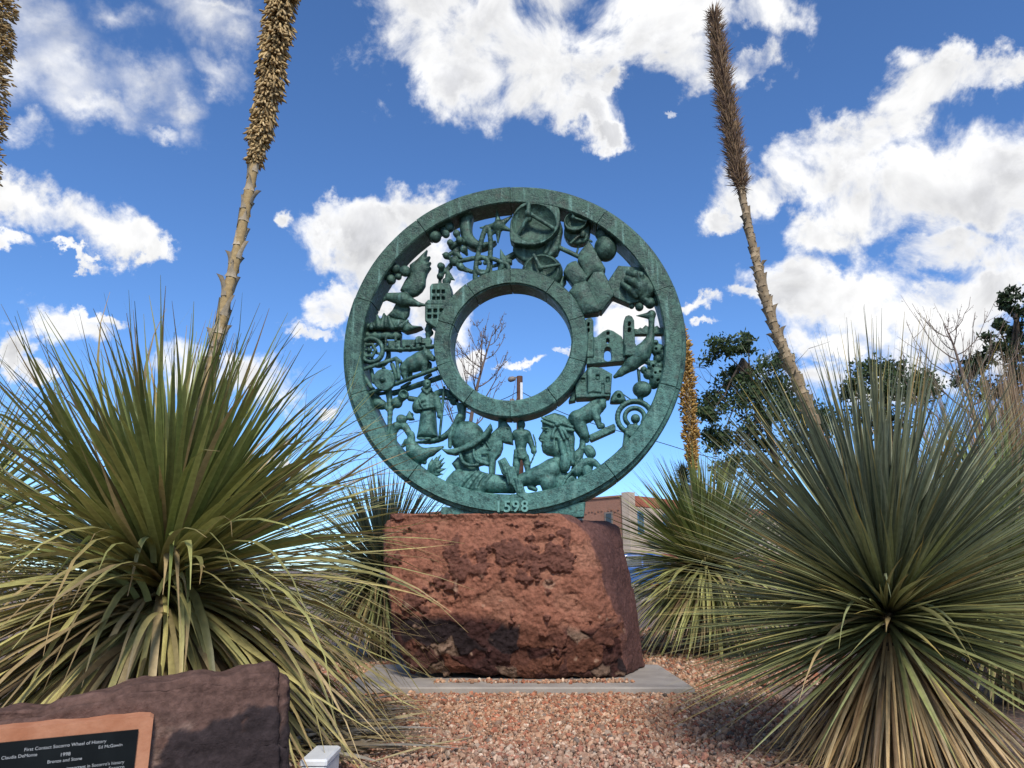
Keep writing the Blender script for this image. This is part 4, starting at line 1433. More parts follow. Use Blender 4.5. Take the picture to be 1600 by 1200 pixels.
def sotol(label, cx, cy, cz, n, Lr, hw, elmin, droop, pal, seed, single=300, deadf=0.05, group=None, curl=0.0, name='sotol_plant', extra=(), jit=0.16, nseg=9, weight=0.0, fold=0.35, bare_front=0.0, short=0.06, messy=0.0):
    r = np.random.default_rng(seed)
    root = thing(name, (cx, cy, 0.0), label, 'plant', group)
    items = []
    for i in range(n):
        u = ((i + 0.5) / n)
        el_ = math.asin(1 - u * (1 - math.sin(elmin)))
        if bare_front and el_ < R(4) and math.cos(i * 2.399963 + 1.5708 + 0.15) > 0.45 and r.random() < bare_front:
            continue
        if weight:
            el_ = elmin + (el_ - elmin) * (1 - weight * (1 - u) * 0.3)
        el_ += r.normal(0, jit * 0.5)
        az_ = i * 2.399963 + r.normal(0, jit)
        d = np.array([math.cos(az_) * math.cos(el_), math.sin(az_) * math.cos(el_), math.sin(el_)])
        side = np.array([-math.sin(az_), math.cos(az_), 0.0])
        base = np.array([cx, cy, cz]) + d * np.array([0.07, 0.07, 0.10]) + np.array([0, 0, 0.07 * math.sin(el_)])
        L = r.uniform(*Lr) * (1.0 - short * float(sstep(el_, R(66), R(22))))
        dr = droop * r.uniform(0.5, 1.5) * (0.45 + 1.45 * float(sstep(el_, R(32), R(4))))
        dead = 1.0 if r.random() < deadf * (2.2 if el_ < R(5) else 0.5) else (r.uniform(0, 0.25) if el_ < R(20) else 0)
        if messy and r.random() < messy:
            dr = dr * 3 + r.uniform(0.8, 2.5)
            L *= r.uniform(0.45, 0.9)
            side = side + r.normal(0, 0.4, 3)
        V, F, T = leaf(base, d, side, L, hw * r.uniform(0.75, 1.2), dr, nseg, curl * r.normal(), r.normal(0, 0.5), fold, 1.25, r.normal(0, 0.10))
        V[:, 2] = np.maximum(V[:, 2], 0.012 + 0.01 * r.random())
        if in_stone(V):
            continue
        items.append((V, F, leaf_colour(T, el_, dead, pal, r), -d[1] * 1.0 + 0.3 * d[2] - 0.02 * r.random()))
    for (V, F, C) in extra:
        if in_stone(V):
            continue
        items.append((V, F, C, 9.0))
    order = sorted(range(len(items)), key=lambda k: -items[k][3])
    for k in order[:single]:
        V, F, C, _ = items[k]
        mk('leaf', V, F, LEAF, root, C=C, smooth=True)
    if len(order) > single:
        mb = MB()
        for k in order[single:]:
            V, F, C, _ = items[k]
            mb.add(V, F, C=C)
        o = mb.build('leaves', LEAF, root, smooth=True)
        o['kind'] = 'stuff'
    return root


def skirt(root, cx, cy, cz, n, Lr, hw, spread, cols, seed, name='dead_leaves', front=None):
    r = np.random.default_rng(seed)
    mb = MB()
    for i in range(n):
        az_ = r.uniform(0, 2 * np.pi)
        el_ = R(r.uniform(-85, spread))
        d = np.array([math.cos(az_) * math.cos(el_), math.sin(az_) * math.cos(el_), math.sin(el_)])
        side = np.array([-math.sin(az_), math.cos(az_), 0.0])
        b = np.array([cx, cy, cz + r.uniform(-0.15, 0.05)]) + d * np.array([.09, .09, .03])
        V, F, T = leaf(b, d, side, r.uniform(*Lr), hw * r.uniform(0.7, 1.2), r.uniform(0.4, 1.6), 8, r.normal() * 0.3, r.normal(0, 0.8), 0.3)
        V[:, 2] = np.maximum(V[:, 2], 0.012 + 0.02 * r.random())
        if in_stone(V):
            continue
        c = np.array(cols[r.integers(len(cols))]) * r.uniform(0.55, 1.2)
        mb.add(V, F, C=np.tile(c, (len(V), 1)) * (0.8 + 0.3 * T)[:, None])
    o = mb.build(name, LEAF, root, smooth=True)
    o['kind'] = 'stuff'
    return o


def trunk(root, cx, cy, cz, r0):
    mb = MB()
    z = np.linspace(-0.02, cz - 0.10, 9)
    mb.tube(np.c_[np.full(9, cx), np.full(9, cy), z], r0 * (1.15 - 0.25 * z / cz), 12, C=(0.10, 0.07, 0.04))
    mb.build('trunk', STALK, root, smooth=True)


DRY = [(0.30, 0.205, 0.095), (0.36, 0.26, 0.13), (0.22, 0.15, 0.075), (0.26, 0.21, 0.11), (0.17, 0.11, 0.06)]
PAL_L = [(0.172, 0.196, 0.058), (0.430, 0.375, 0.140), (0.36, 0.235, 0.10), (0.46, 0.34, 0.17)]
PAL_R = [(0.180, 0.195, 0.122), (0.215, 0.232, 0.086), (0.48, 0.36, 0.10), (0.42, 0.30, 0.13)]
PAL_B = [(0.185, 0.215, 0.070), (0.32, 0.32, 0.11), (0.26, 0.19, 0.07), (0.34, 0.26, 0.13)]

# big plant beside the plaque stone: broad pale straps, curled leaves in front
LX, LY, LZ = -1.97, 4.30, 0.80
extra = []
re_ = np.random.default_rng(99)
for (x0, y0, dx, dy, up_, L_, cu_, dd) in ((232, 940, -0.15, -0.25, 0.95, 0.62, 5.0, 0), (214, 935, -0.35, -0.30, 0.9, 0.55, 6.0, 0), (246, 930, 0.30, -0.25, 0.9, 0.50, 6.5, 0.1), (240, 880, 0.05, -0.3, 0.95, 0.62, 7.5, 0.15),
                                   (190, 900, -0.8, -0.4, 0.55, 0.95, 2.2, 0.1), (170, 930, -0.9, -0.35, 0.3, 1.0, 1.6, 0.2), (205, 950, -0.6, -0.7, 0.4, 0.9, 2.6, 0.9), (230, 960, -0.2, -0.9, 0.3, 0.8, 3.0, 0.9),
                                   (285, 950, 0.4, -0.8, 0.4, 0.85, 2.4, 0.2), (310, 920, 0.9, -0.4, 0.45, 1.1, 1.8, 0.1), (260, 960, 0.15, -0.9, 0.25, 0.8, 2.6, 0.5)):
    b0 = at(x0, y0, LY - 0.32)
    d = np.array([dx, dy, up_])
    d /= np.linalg.norm(d)
    side = np.cross(d, [0, 0, 1.0]) + np.array([0.6, 0.1, 0])
    p, V, T = b0.copy(), [], []
    n_ = 16
    for i in range(n_):
        t = i / (n_ - 1)
        sv = side - d * np.dot(side, d)
        sv /= np.linalg.norm(sv)
        nv = np.cross(sv, d)
        w = 0.016 * (1 - 0.9 * sstep(t, 0.4, 1.0))
        V += [p - sv * w, p - nv * w * 0.3, p + sv * w]
        T += [t] * 3
        hd = np.array([dx, dy, 0]) / (math.hypot(dx, dy) + 1e-6)
        ang = cu_ * (L_ / n_) * (0.5 + 1.2 * t)
        ax_ = np.cross(d, [0, 0, -1.0])
        if np.linalg.norm(ax_) > 0.05 and d[2] > -0.9:
            ax_ /= np.linalg.norm(ax_)
            d = d * math.cos(ang) + np.cross(ax_, d) * math.sin(ang)
        d /= np.linalg.norm(d)
        p = p + d * L_ / n_
    F = []
    for i in range(n_ - 1):
        a = 3 * i
        F += [(a, a + 1, a + 4, a + 3), (a + 1, a + 2, a + 5, a + 4)]
    T = np.array(T)
    C = np.tile(np.array([0.27, 0.29, 0.105]), (len(T), 1))
    C = C + (np.array([0.38, 0.27, 0.13]) - C) * np.clip(dd + sstep(T, 0.55, 0.8) * 0.9, 0, 1)[:, None]
    extra.append((np.array(V), np.array(F), C))
left = sotol('large sotol plant with broad yellow-green strap leaves and curled tips behind the plaque stone', LX, LY, LZ, 1400, (1.24, 1.62), 0.0180, R(-36), 0.42, PAL_L, 21, deadf=0.10, extra=extra, curl=0.8, jit=0.24, messy=0.09, short=-0.12)
skirt(left, LX, LY, LZ - 0.08, 420, (1.0, 1.5), 0.015, 0, [(0.24, 0.19, 0.085), (0.17, 0.12, 0.06), (0.11, 0.075, 0.04), (0.30, 0.23, 0.11)], 5)
trunk(left, LX, LY, LZ, 0.13)

# stiff grey-green plant beside the path
RX, RY, RZ = 1.88, 3.85, 0.68
right = sotol('large sotol plant with stiff narrow grey-green leaves and a tan skirt of dead leaves', RX, RY, RZ, 1750, (1.14, 1.45), 0.0092, R(-24), 0.09, PAL_R, 33, deadf=0.02, jit=0.14, fold=0.8, bare_front=0.82, short=0.19, messy=0.04)
skirt(right, RX, RY, RZ - 0.08, 1100, (0.75, 1.15), 0.0075, -34, [(0.56, 0.37, 0.165), (0.60, 0.43, 0.21), (0.42, 0.28, 0.13), (0.50, 0.36, 0.18), (0.30, 0.19, 0.095)], 6)
trunk(right, RX, RY, RZ, 0.12)

# plants further back: their leaves are too fine to tell apart
bk = at(1106, 893, 8.8)
back_r = sotol('green sotol plant in front of the brick building carrying an orange flower spike', bk[0], bk[1], bk[2], 1250, (1.08, 1.45), 0.019, R(-40), 0.34, PAL_B, 41, single=0, deadf=0.10)
skirt(back_r, bk[0], bk[1], bk[2] - 0.05, 220, (0.8, 1.2), 0.014, -5, DRY, 8)
trunk(back_r, bk[0], bk[1], bk[2], 0.13)
bl2 = at(598, 900, 8.7)
back_l = sotol('fine-leaved sotol plant standing behind the boulder and the large yellow-green one', bl2[0], bl2[1], bl2[2], 900, (1.0, 1.40), 0.013, R(-35), 0.30, PAL_R, 43, single=0, deadf=0.06)
skirt(back_l, bl2[0], bl2[1], bl2[2] - 0.05, 160, (0.8, 1.1), 0.012, -5, DRY, 9)
trunk(back_l, bl2[0], bl2[1], bl2[2], 0.12)
fl2 = at(-70, 800, 5.9)
far_l = sotol('sotol plant with browning leaf tips half hidden behind the large yellow-green one', fl2[0], fl2[1], fl2[2] - 0.2, 420, (1.1, 1.5), 0.014, R(-30), 0.45, PAL_L, 45, single=0, deadf=0.22)
trunk(far_l, fl2[0], fl2[1], fl2[2] - 0.2, 0.13)
fr2 = at(1575, 905, 5.6)
far_r = sotol('sotol plant with flat green leaves crowded behind the stiff grey-green one', fr2[0], fr2[1], fr2[2], 480, (1.0, 1.4), 0.014, R(-38), 0.40, PAL_B, 47, single=0, deadf=0.08)
skirt(far_r, fr2[0], fr2[1], fr2[2] - 0.05, 160, (0.8, 1.1), 0.013, -5, DRY, 11)
trunk(far_r, fr2[0], fr2[1], fr2[2], 0.13)

# dry tan grass clump behind, at the edge of the bed
gb = at(1612, 800, 7.2)
grs = thing('dry_grass_clump', (gb[0], gb[1], 0), 'tall clump of dry tan upright grass behind the stiff grey-green plant', 'grass clump')
rg = np.random.default_rng(77)
mb = MB()
for i in range(900):
    a_, rr_ = rg.uniform(0, 2 * np.pi), abs(rg.normal(0, 0.32))
    b0 = np.array([gb[0] + rr_ * math.cos(a_), gb[1] + rr_ * math.sin(a_), 0.0])
    d = np.array([math.cos(a_) * rr_ * 0.35, math.sin(a_) * rr_ * 0.35, 1.0])
    d /= np.linalg.norm(d)
    a2 = rg.uniform(0, 6.28)
    V, F, T = leaf(b0, d, (math.cos(a2), math.sin(a2), 0), rg.uniform(2.2, 3.15), 0.012, rg.uniform(0, 0.25), 7, rg.normal() * 0.05, rg.normal(0, .5))
    c = np.array([(0.44, 0.29, 0.16), (0.36, 0.23, 0.13), (0.50, 0.36, 0.21), (0.30, 0.21, 0.11)][rg.integers(4)]) * rg.uniform(0.6, 1.15)
    mb.add(V, F, C=np.tile(c, (len(V), 1)))
o = mb.build('blades', LEAF, grs, smooth=True)
o['kind'] = 'stuff'


# ------------------------------------------------------------------ flower stalks (each grows from its plant: part of that plant)
def grains(P0, D, L, r, C):
    """many small elongated bodies: base points, directions, lengths, radii"""
    n = len(P0)
    D = D / np.linalg.norm(D, axis=1)[:, None]
    ref = np.where(np.abs(D[:, 2:3]) < 0.9, np.array([[0, 0, 1.0]]), np.array([[1.0, 0, 0]]))
    U = np.cross(D, ref)
    U /= np.linalg.norm(U, axis=1)[:, None]
    W = np.cross(D, U)
    a = np.arange(4) * np.pi / 2
    ringv = (np.cos(a)[None, :, None] * U[:, None] + np.sin(a)[None, :, None] * W[:, None]) * np.asarray(r)[:, None, None]
    m1 = (P0 + D * np.asarray(L)[:, None] * 0.3)[:, None] + ringv
    m2 = (P0 + D * np.asarray(L)[:, None] * 0.8)[:, None] + ringv * 0.85
    V = np.concatenate([P0[:, None], m1, m2, (P0 + D * np.asarray(L)[:, None])[:, None]], 1)
    f4 = [(1 + k, 1 + (k + 1) % 4, 5 + (k + 1) % 4, 5 + k) for k in range(4)]
    f3 = [(0, 1 + (k + 1) % 4, 1 + k) for k in range(4)] + [(9, 5 + k, 5 + (k + 1) % 4) for k in range(4)]
    off = (np.arange(n) * 10)[:, None, None]
    return V.reshape(-1, 3), (np.array(f4)[None] + off).reshape(-1, 4), (np.array(f3)[None] + off).reshape(-1, 3), np.repeat(C, 10, 0)


def stalk(root, path, r0, r1, cstem, bract_n, bract_len, bract_range, seed, bract_col, single_bracts=True, wobble=0.004):
    r = np.random.default_rng(seed)
    path = spline(path, 12)
    s = np.linspace(0, 1, len(path))
    rad = r0 + (r1 - r0) * s
    sten = thing_part = None
    mb = MB()
    kn = 1 + 0.10 * (np.sin(s * 150) > 0.9)
    mb.tube(path, rad * kn, 12, C=cstem)
    st = mb.build('flower_stalk', STALK, root, smooth=True)
    one = MB()
    T = np.gradient(path, axis=0)
    T /= np.linalg.norm(T, axis=1)[:, None]
    for i in range(bract_n):
        f_ = bract_range[0] + (bract_range[1] - bract_range[0]) * (i + 0.5) / bract_n
        k = int(f_ * (len(path) - 1))
        a = i * 2.39996 + r.normal(0, 0.2)
        t = T[k]
        u = np.cross(t, [0.3, 1, 0.1])
        u /= np.linalg.norm(u)
        v = np.cross(t, u)
        o_ = u * math.cos(a) + v * math.sin(a)
        sd = np.cross(t, o_)
        L = bract_len * r.uniform(0.6, 1.4)
        rr = rad[k]
        V = []
        n_ = 6
        flare = r.uniform(0.0, 0.9) ** 2
        for j in range(n_):
            q_ = j / (n_ - 1)
            w_ = rr * (1.15 - 1.1 * q_ ** 0.8)
            ctr = path[k] + t * L * q_ * (1 - 0.25 * flare * q_)
            outw = rr * (1.12 + 0.15 * q_) + flare * L * 0.55 * q_ ** 2.2
            V += [ctr + o_ * outw * 0.55 - sd * w_ * 1.05, ctr + o_ * (outw + 0.002), ctr + o_ * outw * 0.55 + sd * w_ * 1.05]
        F = []
        for j in range(n_ - 1):
            b = 3 * j
            F += [(b, b + 1, b + 4, b + 3), (b + 1, b + 2, b + 5, b + 4)]
        c = np.array(bract_col) * r.uniform(0.7, 1.2)
        C = np.tile(c, (len(V), 1)) * np.repeat(np.linspace(1.15, 0.6, n_), 3)[:, None]
        if single_bracts:
            mk('bract', V, np.array(F), STALK, st, C=C, smooth=True)
        else:
            one.add(V, F, C=C)
    if not single_bracts:
        o = one.build('bracts', STALK, st, smooth=True)
        o['kind'] = 'stuff'
    return st, path, T, rad


def seed_head(st, path, T, lo, hi, n, rmax, Lr, rr, hang, cols, seed, prof, name='seed_pods'):
    r = np.random.default_rng(seed)
    f_ = lo + (hi - lo) * r.uniform(0, 1, n)
    k = f_ * (len(path) - 1)
    i0 = np.clip(k.astype(int), 0, len(path) - 2)
    fr = (k - i0)[:, None]
    base = path[i0] * (1 - fr) + path[i0 + 1] * fr
    t = T[i0]
    a = r.uniform(0, 2 * np.pi, n)
    u = np.cross(t, [0.3, 1, 0.1])
    u /= np.linalg.norm(u, axis=1)[:, None]
    v = np.cross(t, u)
    o_ = u * np.cos(a)[:, None] + v * np.sin(a)[:, None]
    q_ = (f_ - lo) / (hi - lo)
    lumpy = 0.80 + 0.25 * np.sin(q_ * 70 + 2 * np.cos(a)) * np.sin(q_ * 23 + a) + r.uniform(-0.15, 0.15, n)
    R_ = rmax * np.interp(q_, [p[0] for p in prof], [p[1] for p in prof]) * np.sqrt(r.uniform(0.12, 1, n)) * lumpy
    D = o_ * r.uniform(0.3, 1.0, n)[:, None] + t * hang * r.uniform(0.6, 1.5, n)[:, None] + r.normal(0, 0.22, (n, 3))
    L = r.uniform(*Lr, n)
    P0 = base + o_ * R_[:, None] - (D / np.linalg.norm(D, axis=1)[:, None]) * (L * 0.5)[:, None]
    C = np.array(cols)[r.integers(0, len(cols), n)] * r.uniform(0.6, 1.25, (n, 1))
    V, F4, F3, Cc = grains(P0, D, L, r.uniform(*rr, n), C)
    o = mk(name, V, [F4, F3], STALK, st, C=Cc, smooth=True)
    o['kind'] = 'stuff'
    return o


TAN = [(0.40, 0.275, 0.125), (0.48, 0.345, 0.175), (0.33, 0.22, 0.10), (0.43, 0.30, 0.135)]
# tall stalk of the plaque-side plant
pth = [(LX, LY, LZ)] + [at(x, y, Y) for x, y, Y in ((320, 620, 4.34), (345, 505, 4.37), (372, 385, 4.4), (395, 270, 4.43), (420, 140, 4.46), (440, 0, 4.5), (452, -110, 4.52), (463, -230, 4.55))]
st, pa, T_, rd_ = stalk(left, pth, 0.036, 0.024, (0.34, 0.24, 0.115), 34, 0.13, (0.16, 0.55), 3, (0.36, 0.29, 0.20))
seed_head(st, pa, T_, 0.515, 1.0, 4600, 0.150, (0.05, 0.10), (0.0065, 0.0105), -0.9, TAN, 4, [(0, 0.30), (0.08, 0.55), (0.3, 0.72), (0.55, 0.88), (0.8, 1.0), (1, 0.7)])

# leaning bristly stalk of the path-side plant
pth = [(RX, RY, RZ)] + [at(x, y, Y) for x, y, Y in ((1310, 765, 3.95), (1250, 605, 4.0), (1208, 505, 4.03), (1182, 410, 4.06), (1163, 320, 4.09), (1146, 225, 4.12), (1128, 120, 4.15), (1115, 20, 4.18))]
st, pa, T_, rd_ = stalk(right, pth, 0.034, 0.010, (0.23, 0.165, 0.095), 150, 0.07, (0.12, 0.80), 13, (0.28, 0.21, 0.13), single_bracts=False)
seed_head(st, pa, T_, 0.66, 1.0, 2600, 0.040, (0.11, 0.20), (0.0017, 0.0030), 0.85, [(0.15, 0.095, 0.06), (0.20, 0.13, 0.08), (0.11, 0.07, 0.05), (0.26, 0.17, 0.09)], 14, [(0, 0.6), (0.1, 1), (0.6, 1.2), (0.9, 0.8), (1, 0.3)], 'bristles')
seed_head(st, pa, T_, 0.66, 0.99, 900, 0.034, (0.02, 0.04), (0.004, 0.007), 0.6, [(0.20, 0.13, 0.07), (0.30, 0.20, 0.11)], 15, [(0, 0.8), (0.3, 1), (0.9, 0.6), (1, 0.3)], 'seed_pods')

# orange spike behind the wheel
pth = [(bk[0], bk[1], bk[2])] + [at(x, y, Y) for x, y, Y in ((1087, 800, 8.85), (1083, 745, 8.85), (1079, 680, 8.85), (1073, 600, 8.85), (1067, 545, 8.85), (1061, 500, 8.85))]
st, pa, T_, rd_ = stalk(back_r, pth, 0.045, 0.02, (0.42, 0.34, 0.23), 14, 0.12, (0.05, 0.40), 23, (0.45, 0.38, 0.28), single_bracts=False)
seed_head(st, pa, T_, 0.36, 1.0, 2600, 0.125, (0.04, 0.09), (0.006, 0.011), 0.3, [(0.42, 0.25, 0.07), (0.34, 0.19, 0.055), (0.48, 0.31, 0.10)], 24, [(0, 0.35), (0.2, 0.85), (0.5, 1.0), (0.8, 0.85), (1, 0.3)])

# thick stalk at the edge of the bed, from the half hidden plant
pth = [(fl2[0], fl2[1], fl2[2] - 0.2)] + [at(x, y, Y) for x, y, Y in ((-60, 600, 5.85), (-42, 400, 5.8), (-28, 230, 5.75), (-18, 100, 5.7), (-8, -30, 5.65), (2, -160, 5.6))]
st, pa, T_, rd_ = stalk(far_l, pth, 0.055, 0.035, (0.27, 0.19, 0.09), 10, 0.15, (0.1, 0.4), 53, (0.42, 0.36, 0.27), single_bracts=False)
seed_head(st, pa, T_, 0.40, 1.0, 5600, 0.21, (0.04, 0.085), (0.006, 0.010), -0.2, TAN, 54, [(0, 0.7), (0.2, 0.85), (0.6, 1.0), (1, 1.0)])

# ------------------------------------------------------------------ litter, fallen leaf, light housing
rl = np.random.default_rng(15)
mb = MB()
for i in range(260):
    f_ = rl.uniform(0, 1)
    c0 = ground(rl.uniform(500, 640), rl.uniform(1105, 1190))
    a_ = rl.normal(0.1, 0.7)
    d = np.array([math.cos(a_), math.sin(a_), rl.uniform(0.0, 0.10)])
    V, F, T = leaf(c0 + np.array([-.25, 0, 0.02 + 0.05 * rl.random()]), d, (-math.sin(a_), math.cos(a_), 0), rl.uniform(0.2, 0.7), rl.uniform(0.004, 0.013), 0.3, 5, 0, rl.normal(0, 1.0))
    V[:, 2] = np.maximum(V[:, 2], 0.015 + 0.02 * rl.random())
    c = np.array([(0.34, 0.26, 0.12), (0.22, 0.17, 0.11), (0.30, 0.27, 0.22), (0.15, 0.11, 0.07), (0.38, 0.30, 0.15)][rl.integers(5)]) * rl.uniform(0.6, 1.2)
    mb.add(V, F, C=np.tile(c, (len(V), 1)))
tag(mb.build('leaf_litter', LEAF, smooth=True), 'matted dry leaf litter on the gravel beside the white box', 'leaf litter', kind='stuff')

p0, p1 = ground(575, 1199, 0.04), ground(738, 1158, 0.05)
d = p1 - p0
L = np.linalg.norm(d)
V, F, T = leaf(p1, -d / L + np.array([0, 0, 0.03]), np.cross(d / L, [0, 0, 1.0]), L, 0.002, 0.0, 12)
wv = 0.014 * np.sin(np.clip(T, 0, 1) * np.pi) ** 0.8 + 0.001
sd = np.cross(d / L, [0, 0, 1.0])
ctr = p1[None] + (p0 - p1)[None] * T[:, None] + np.array([0, 0, 1.0]) * (0.012 * np.sin(T * np.pi))[:, None]
sgn = np.tile([-1, 0, 1], len(T) // 3)
V = ctr + sd * (wv * sgn)[:, None] + np.array([0, 0, 1.0]) * (np.abs(sgn) * 0.004 + 0.014)[:, None]
tag(mk('fallen_leaf', V, F, LEAF, C=np.tile(np.array([0.46, 0.37, 0.19]), (len(V), 1)), smooth=True, loc=p0), 'single long dry yellow leaf lying across the gravel', 'leaf')

WHITE = plain_mat('white_paint', (0.60, 0.61, 0.61), (0.72, 0.73, 0.73), 9.0, 0.45, (30.0, 0.15, 0.003))
q0, q1 = ground(468, 1187, 0.15), ground(511, 1187, 0.15)
hb = thing('light_housing', ((q0[0] + q1[0]) / 2, q0[1] + 0.12, 0), 'white metal box half under dry leaves beside the plaque stone', 'light box')


def bevel_box(x0, x1, y0, y1, z0, z1, b=0.008, dome=0.0):
    xs, ys = [x0, x0 + b, x1 - b, x1], [y0, y0 + b, y1 - b, y1]
    loop = [(x0, y0 + b), (x0 + b, y0), (x1 - b, y0), (x1, y0 + b), (x1, y1 - b), (x1 - b, y1), (x0 + b, y1), (x0, y1 - b)]
    V = [(x, y, z0) for x, y in loop] + [(x, y, z1 - b) for x, y in loop]
    cx_, cy_ = (x0 + x1) / 2, (y0 + y1) / 2
    V += [(cx_ + (x - cx_) * (1 - 2 * b / (x1 - x0)), cy_ + (y - cy_) * (1 - 2 * b / (y1 - y0)), z1) for x, y in loop]
    F4 = []
    for k in range(2):
        for i in range(8):
            F4.append((8 * k + i, 8 * k + (i + 1) % 8, 8 * k + 8 + (i + 1) % 8, 8 * k + 8 + i))
    return np.array(V), [np.array(F4), np.array([list(range(16, 24)), list(range(7, -1, -1))])]


V, F = bevel_box(q0[0] + .004, q1[0] - .004, q0[1] + .004, q0[1] + 0.26, -0.01, 0.125)
mk('body', V, F, WHITE, hb)
V, F = bevel_box(q0[0], q1[0], q0[1], q0[1] + 0.265, 0.126, 0.15)
mk('lid', V, F, WHITE, hb)

# ------------------------------------------------------------------ plaque stone
stone = thing('plaque_stone', tuple(S0), 'low dark red stone block with a black plaque let into its face', 'stone')
P, F = cube_shell(170, 70, 40)
u, v, w = P.T
LEN, DEP = 1.75, 0.42
X = (u - 1) * LEN
top = 0.585 - 0.24 * np.clip((-X) / 1.0, 0, 1.4) * 0.55 + 0.012 * np.sin(X * 9) + 0.006 * np.sin(X * 31)
top = top - 0.06 * sstep(u, 0.955, 1.0) ** 2 - 0.03 * w
Zh = v * top
fl_y = w * DEP + 0.05 * v * (1 - w)
Xp = X - 0.035 * v * sstep(u, 0.8, 1.0)
V = S0 + np.outer(Xp, SU) - np.outer(fl_y, SN) + np.outer(Zh, [0, 0, 1])
cdir = 2 * P - 1
e = np.sort(np.abs(cdir), axis=1)
V += -(0.030 * (np.abs(cdir) ** 10) * (e[:, 1:2] ** 14)) * (np.sign(cdir) @ np.array([SU, [0, 0, 1], -SN]))
N = mesh_normals(V, F)
b1 = fbm(V * 4.0, 4, 0.55, 3.0)
b2 = fbm(V * 16.0, 4, 0.6, 8.0)
# dark varnished patch on the face, paler flaked stone round it
patch = sstep(0.30 - np.hypot((X + 0.19) / 0.95, (Zh - 0.20) / 0.75) + 0.30 * b1 + 0.10 * b2, 0.0, 0.03) * (w < 0.25)
strata = fbm(V * np.array([1.2, 1.2, 22.0]), 4, 0.6, 30.0)
recess_zone = np.clip(sstep(X, -0.52, -0.56) * sstep(Zh, 0.45, 0.43), 0, 1) * (w < 0.05)
N2 = N
disp = 0.026 * b1 + 0.010 * b2 + 0.008 * strata + 0.007 * patch
V = V + N * (disp * (1 - 0.9 * recess_zone))[:, None]
V[:, 2] = np.maximum(V[:, 2], -0.01)
base_c = np.array([0.108, 0.062, 0.049])
col = base_c * (1 + 0.45 * b2 + 0.5 * strata)[:, None]
pale = (w < 0.25) * sstep(Zh, 0.43, 0.35) * sstep(X, -0.62, -0.5) * sstep(b2 + 0.5 * b1, -0.15, 0.1)
col += (pale * (1 - patch))[:, None] * (np.array([0.20, 0.135, 0.105]) - col) * 0.75
col += patch[:, None] * (np.array([0.036, 0.026, 0.026]) * (1 + 0.4 * b2)[:, None] - col)
mk('block', V, F, ROCK, stone, C=np.clip(col, 0.006, 0.5), smooth=True)


def splane(x, y, out=0.0):
    """photo pixel to the stone's front plane, `out` metres proud of it"""
    d_ = ray(np.asarray(x, float), np.asarray(y, float))
    O = S0 + SN * (out - 0.015)
    t_ = ((O - CAM) @ SN) / (d_ @ SN)
    return CAM + d_ * t_[..., None]


def to_uz(p):
    q_ = p - S0
    return q_ @ SU, q_[..., 2]


pu, pz = to_uz(splane(np.array([217.0, 214.0, 0.0]), np.array([1136.0, 1198.0, 1157.0])))
ztop_r, ztop_l = pz[0], pz[2]
u_r = pu[0]
slope = (ztop_r - ztop_l) / (pu[0] - pu[2])
# cut border of raw orange stone, with a ragged top edge
CUT = plain_mat('raw_cut_stone', (0.36, 0.145, 0.075), (0.47, 0.225, 0.13), 9.0, 0.85, (50.0, 0.4, 0.006), 0.15)
bu0, bu1 = u_r - 1.05, u_r + 0.044
n_ = 90
us = np.linspace(bu0, bu1, n_)
zt = ztop_r + slope * (us - u_r) + 0.038 + 0.010 * fbm(np.c_[us * 9, us * 0, us * 0], 4, 0.6, 4.0) + 0.012 * fbm(np.c_[us * 3, us * 0 + 5, us * 0], 2, 0.5)
zt = np.where(us > bu1 - 0.02, zt - 0.5 * (us - (bu1 - 0.02)) ** 2 / 0.02, zt)
zb = 0.03
V, F = [], []
for i in range(n_):
    q_ = S0 + SU * us[i]
    V += [q_ + np.array([0, 0, zb]) + SN * 0.022, q_ + np.array([0, 0, zt[i]]) + SN * 0.020, q_ + np.array([0, 0, zt[i] + 0.006]) - SN * 0.05, q_ + np.array([0, 0, zb]) - SN * 0.05]
for i in range(n_ - 1):
    a = 4 * i
    for j in range(4):
        F.append((a + j, a + 4 + j, a + 4 + (j + 1) % 4, a + (j + 1) % 4))
F += [(0, 1, 2, 3), (4 * n_ - 1, 4 * n_ - 2, 4 * n_ - 3, 4 * n_ - 4)]
mk('raw_border', V, np.array(F), CUT, stone)
# black panel
PANEL = plain_mat('black_panel', (0.006, 0.008, 0.009), (0.010, 0.013, 0.014), 6.0, 0.30, None, 0.15)
qa = [(u_r - 0.98, ztop_r + slope * (-0.98)), (u_r, ztop_r), (u_r, 0.05), (u_r - 0.98, 0.05)]
V = []
for o_ in (0.030, -0.02):
    for (a, b) in qa:
        V.append(S0 + SU * a + np.array([0, 0, b]) + SN * o_)
panel = mk('plaque', V, np.array([(0, 3, 2, 1), (4, 5, 6, 7), (0, 1, 5, 4), (1, 2, 6, 5), (2, 3, 7, 6), (3, 0, 4, 7)]), PANEL, stone)
LETTER = plain_mat('engraved_letter', (0.30, 0.31, 0.31), (0.40, 0.41, 0.41), 20.0, 0.6)
for nm, body, xa, ya, xb, yb in (('title_line', 'First Contact Socorro Wheel of History', 38, 1174, 166, 1160), ('artist_line', 'Ed McGowin', 154, 1170, 191, 1165.5), ('artist_line', 'Claudia DeMonte', 2, 1187, 58, 1181),
                                 ('year_line', '1998', 95, 1182, 110, 1180), ('material_line', 'Bronze and Stone', 74, 1193, 128, 1187), ('caption_line', 'important in Socorro\'s history', 104, 1203, 194, 1192.5), ('caption_line', 'Socorro', 170, 1203, 194, 1200)):
    pa_, pb_ = splane(np.array([xa, xb], float), np.array([ya, yb], float), 0.0455)
    text_on(nm, body, pa_, pb_, SN, LETTER, panel, 0.0012, 1.0, 1.0)


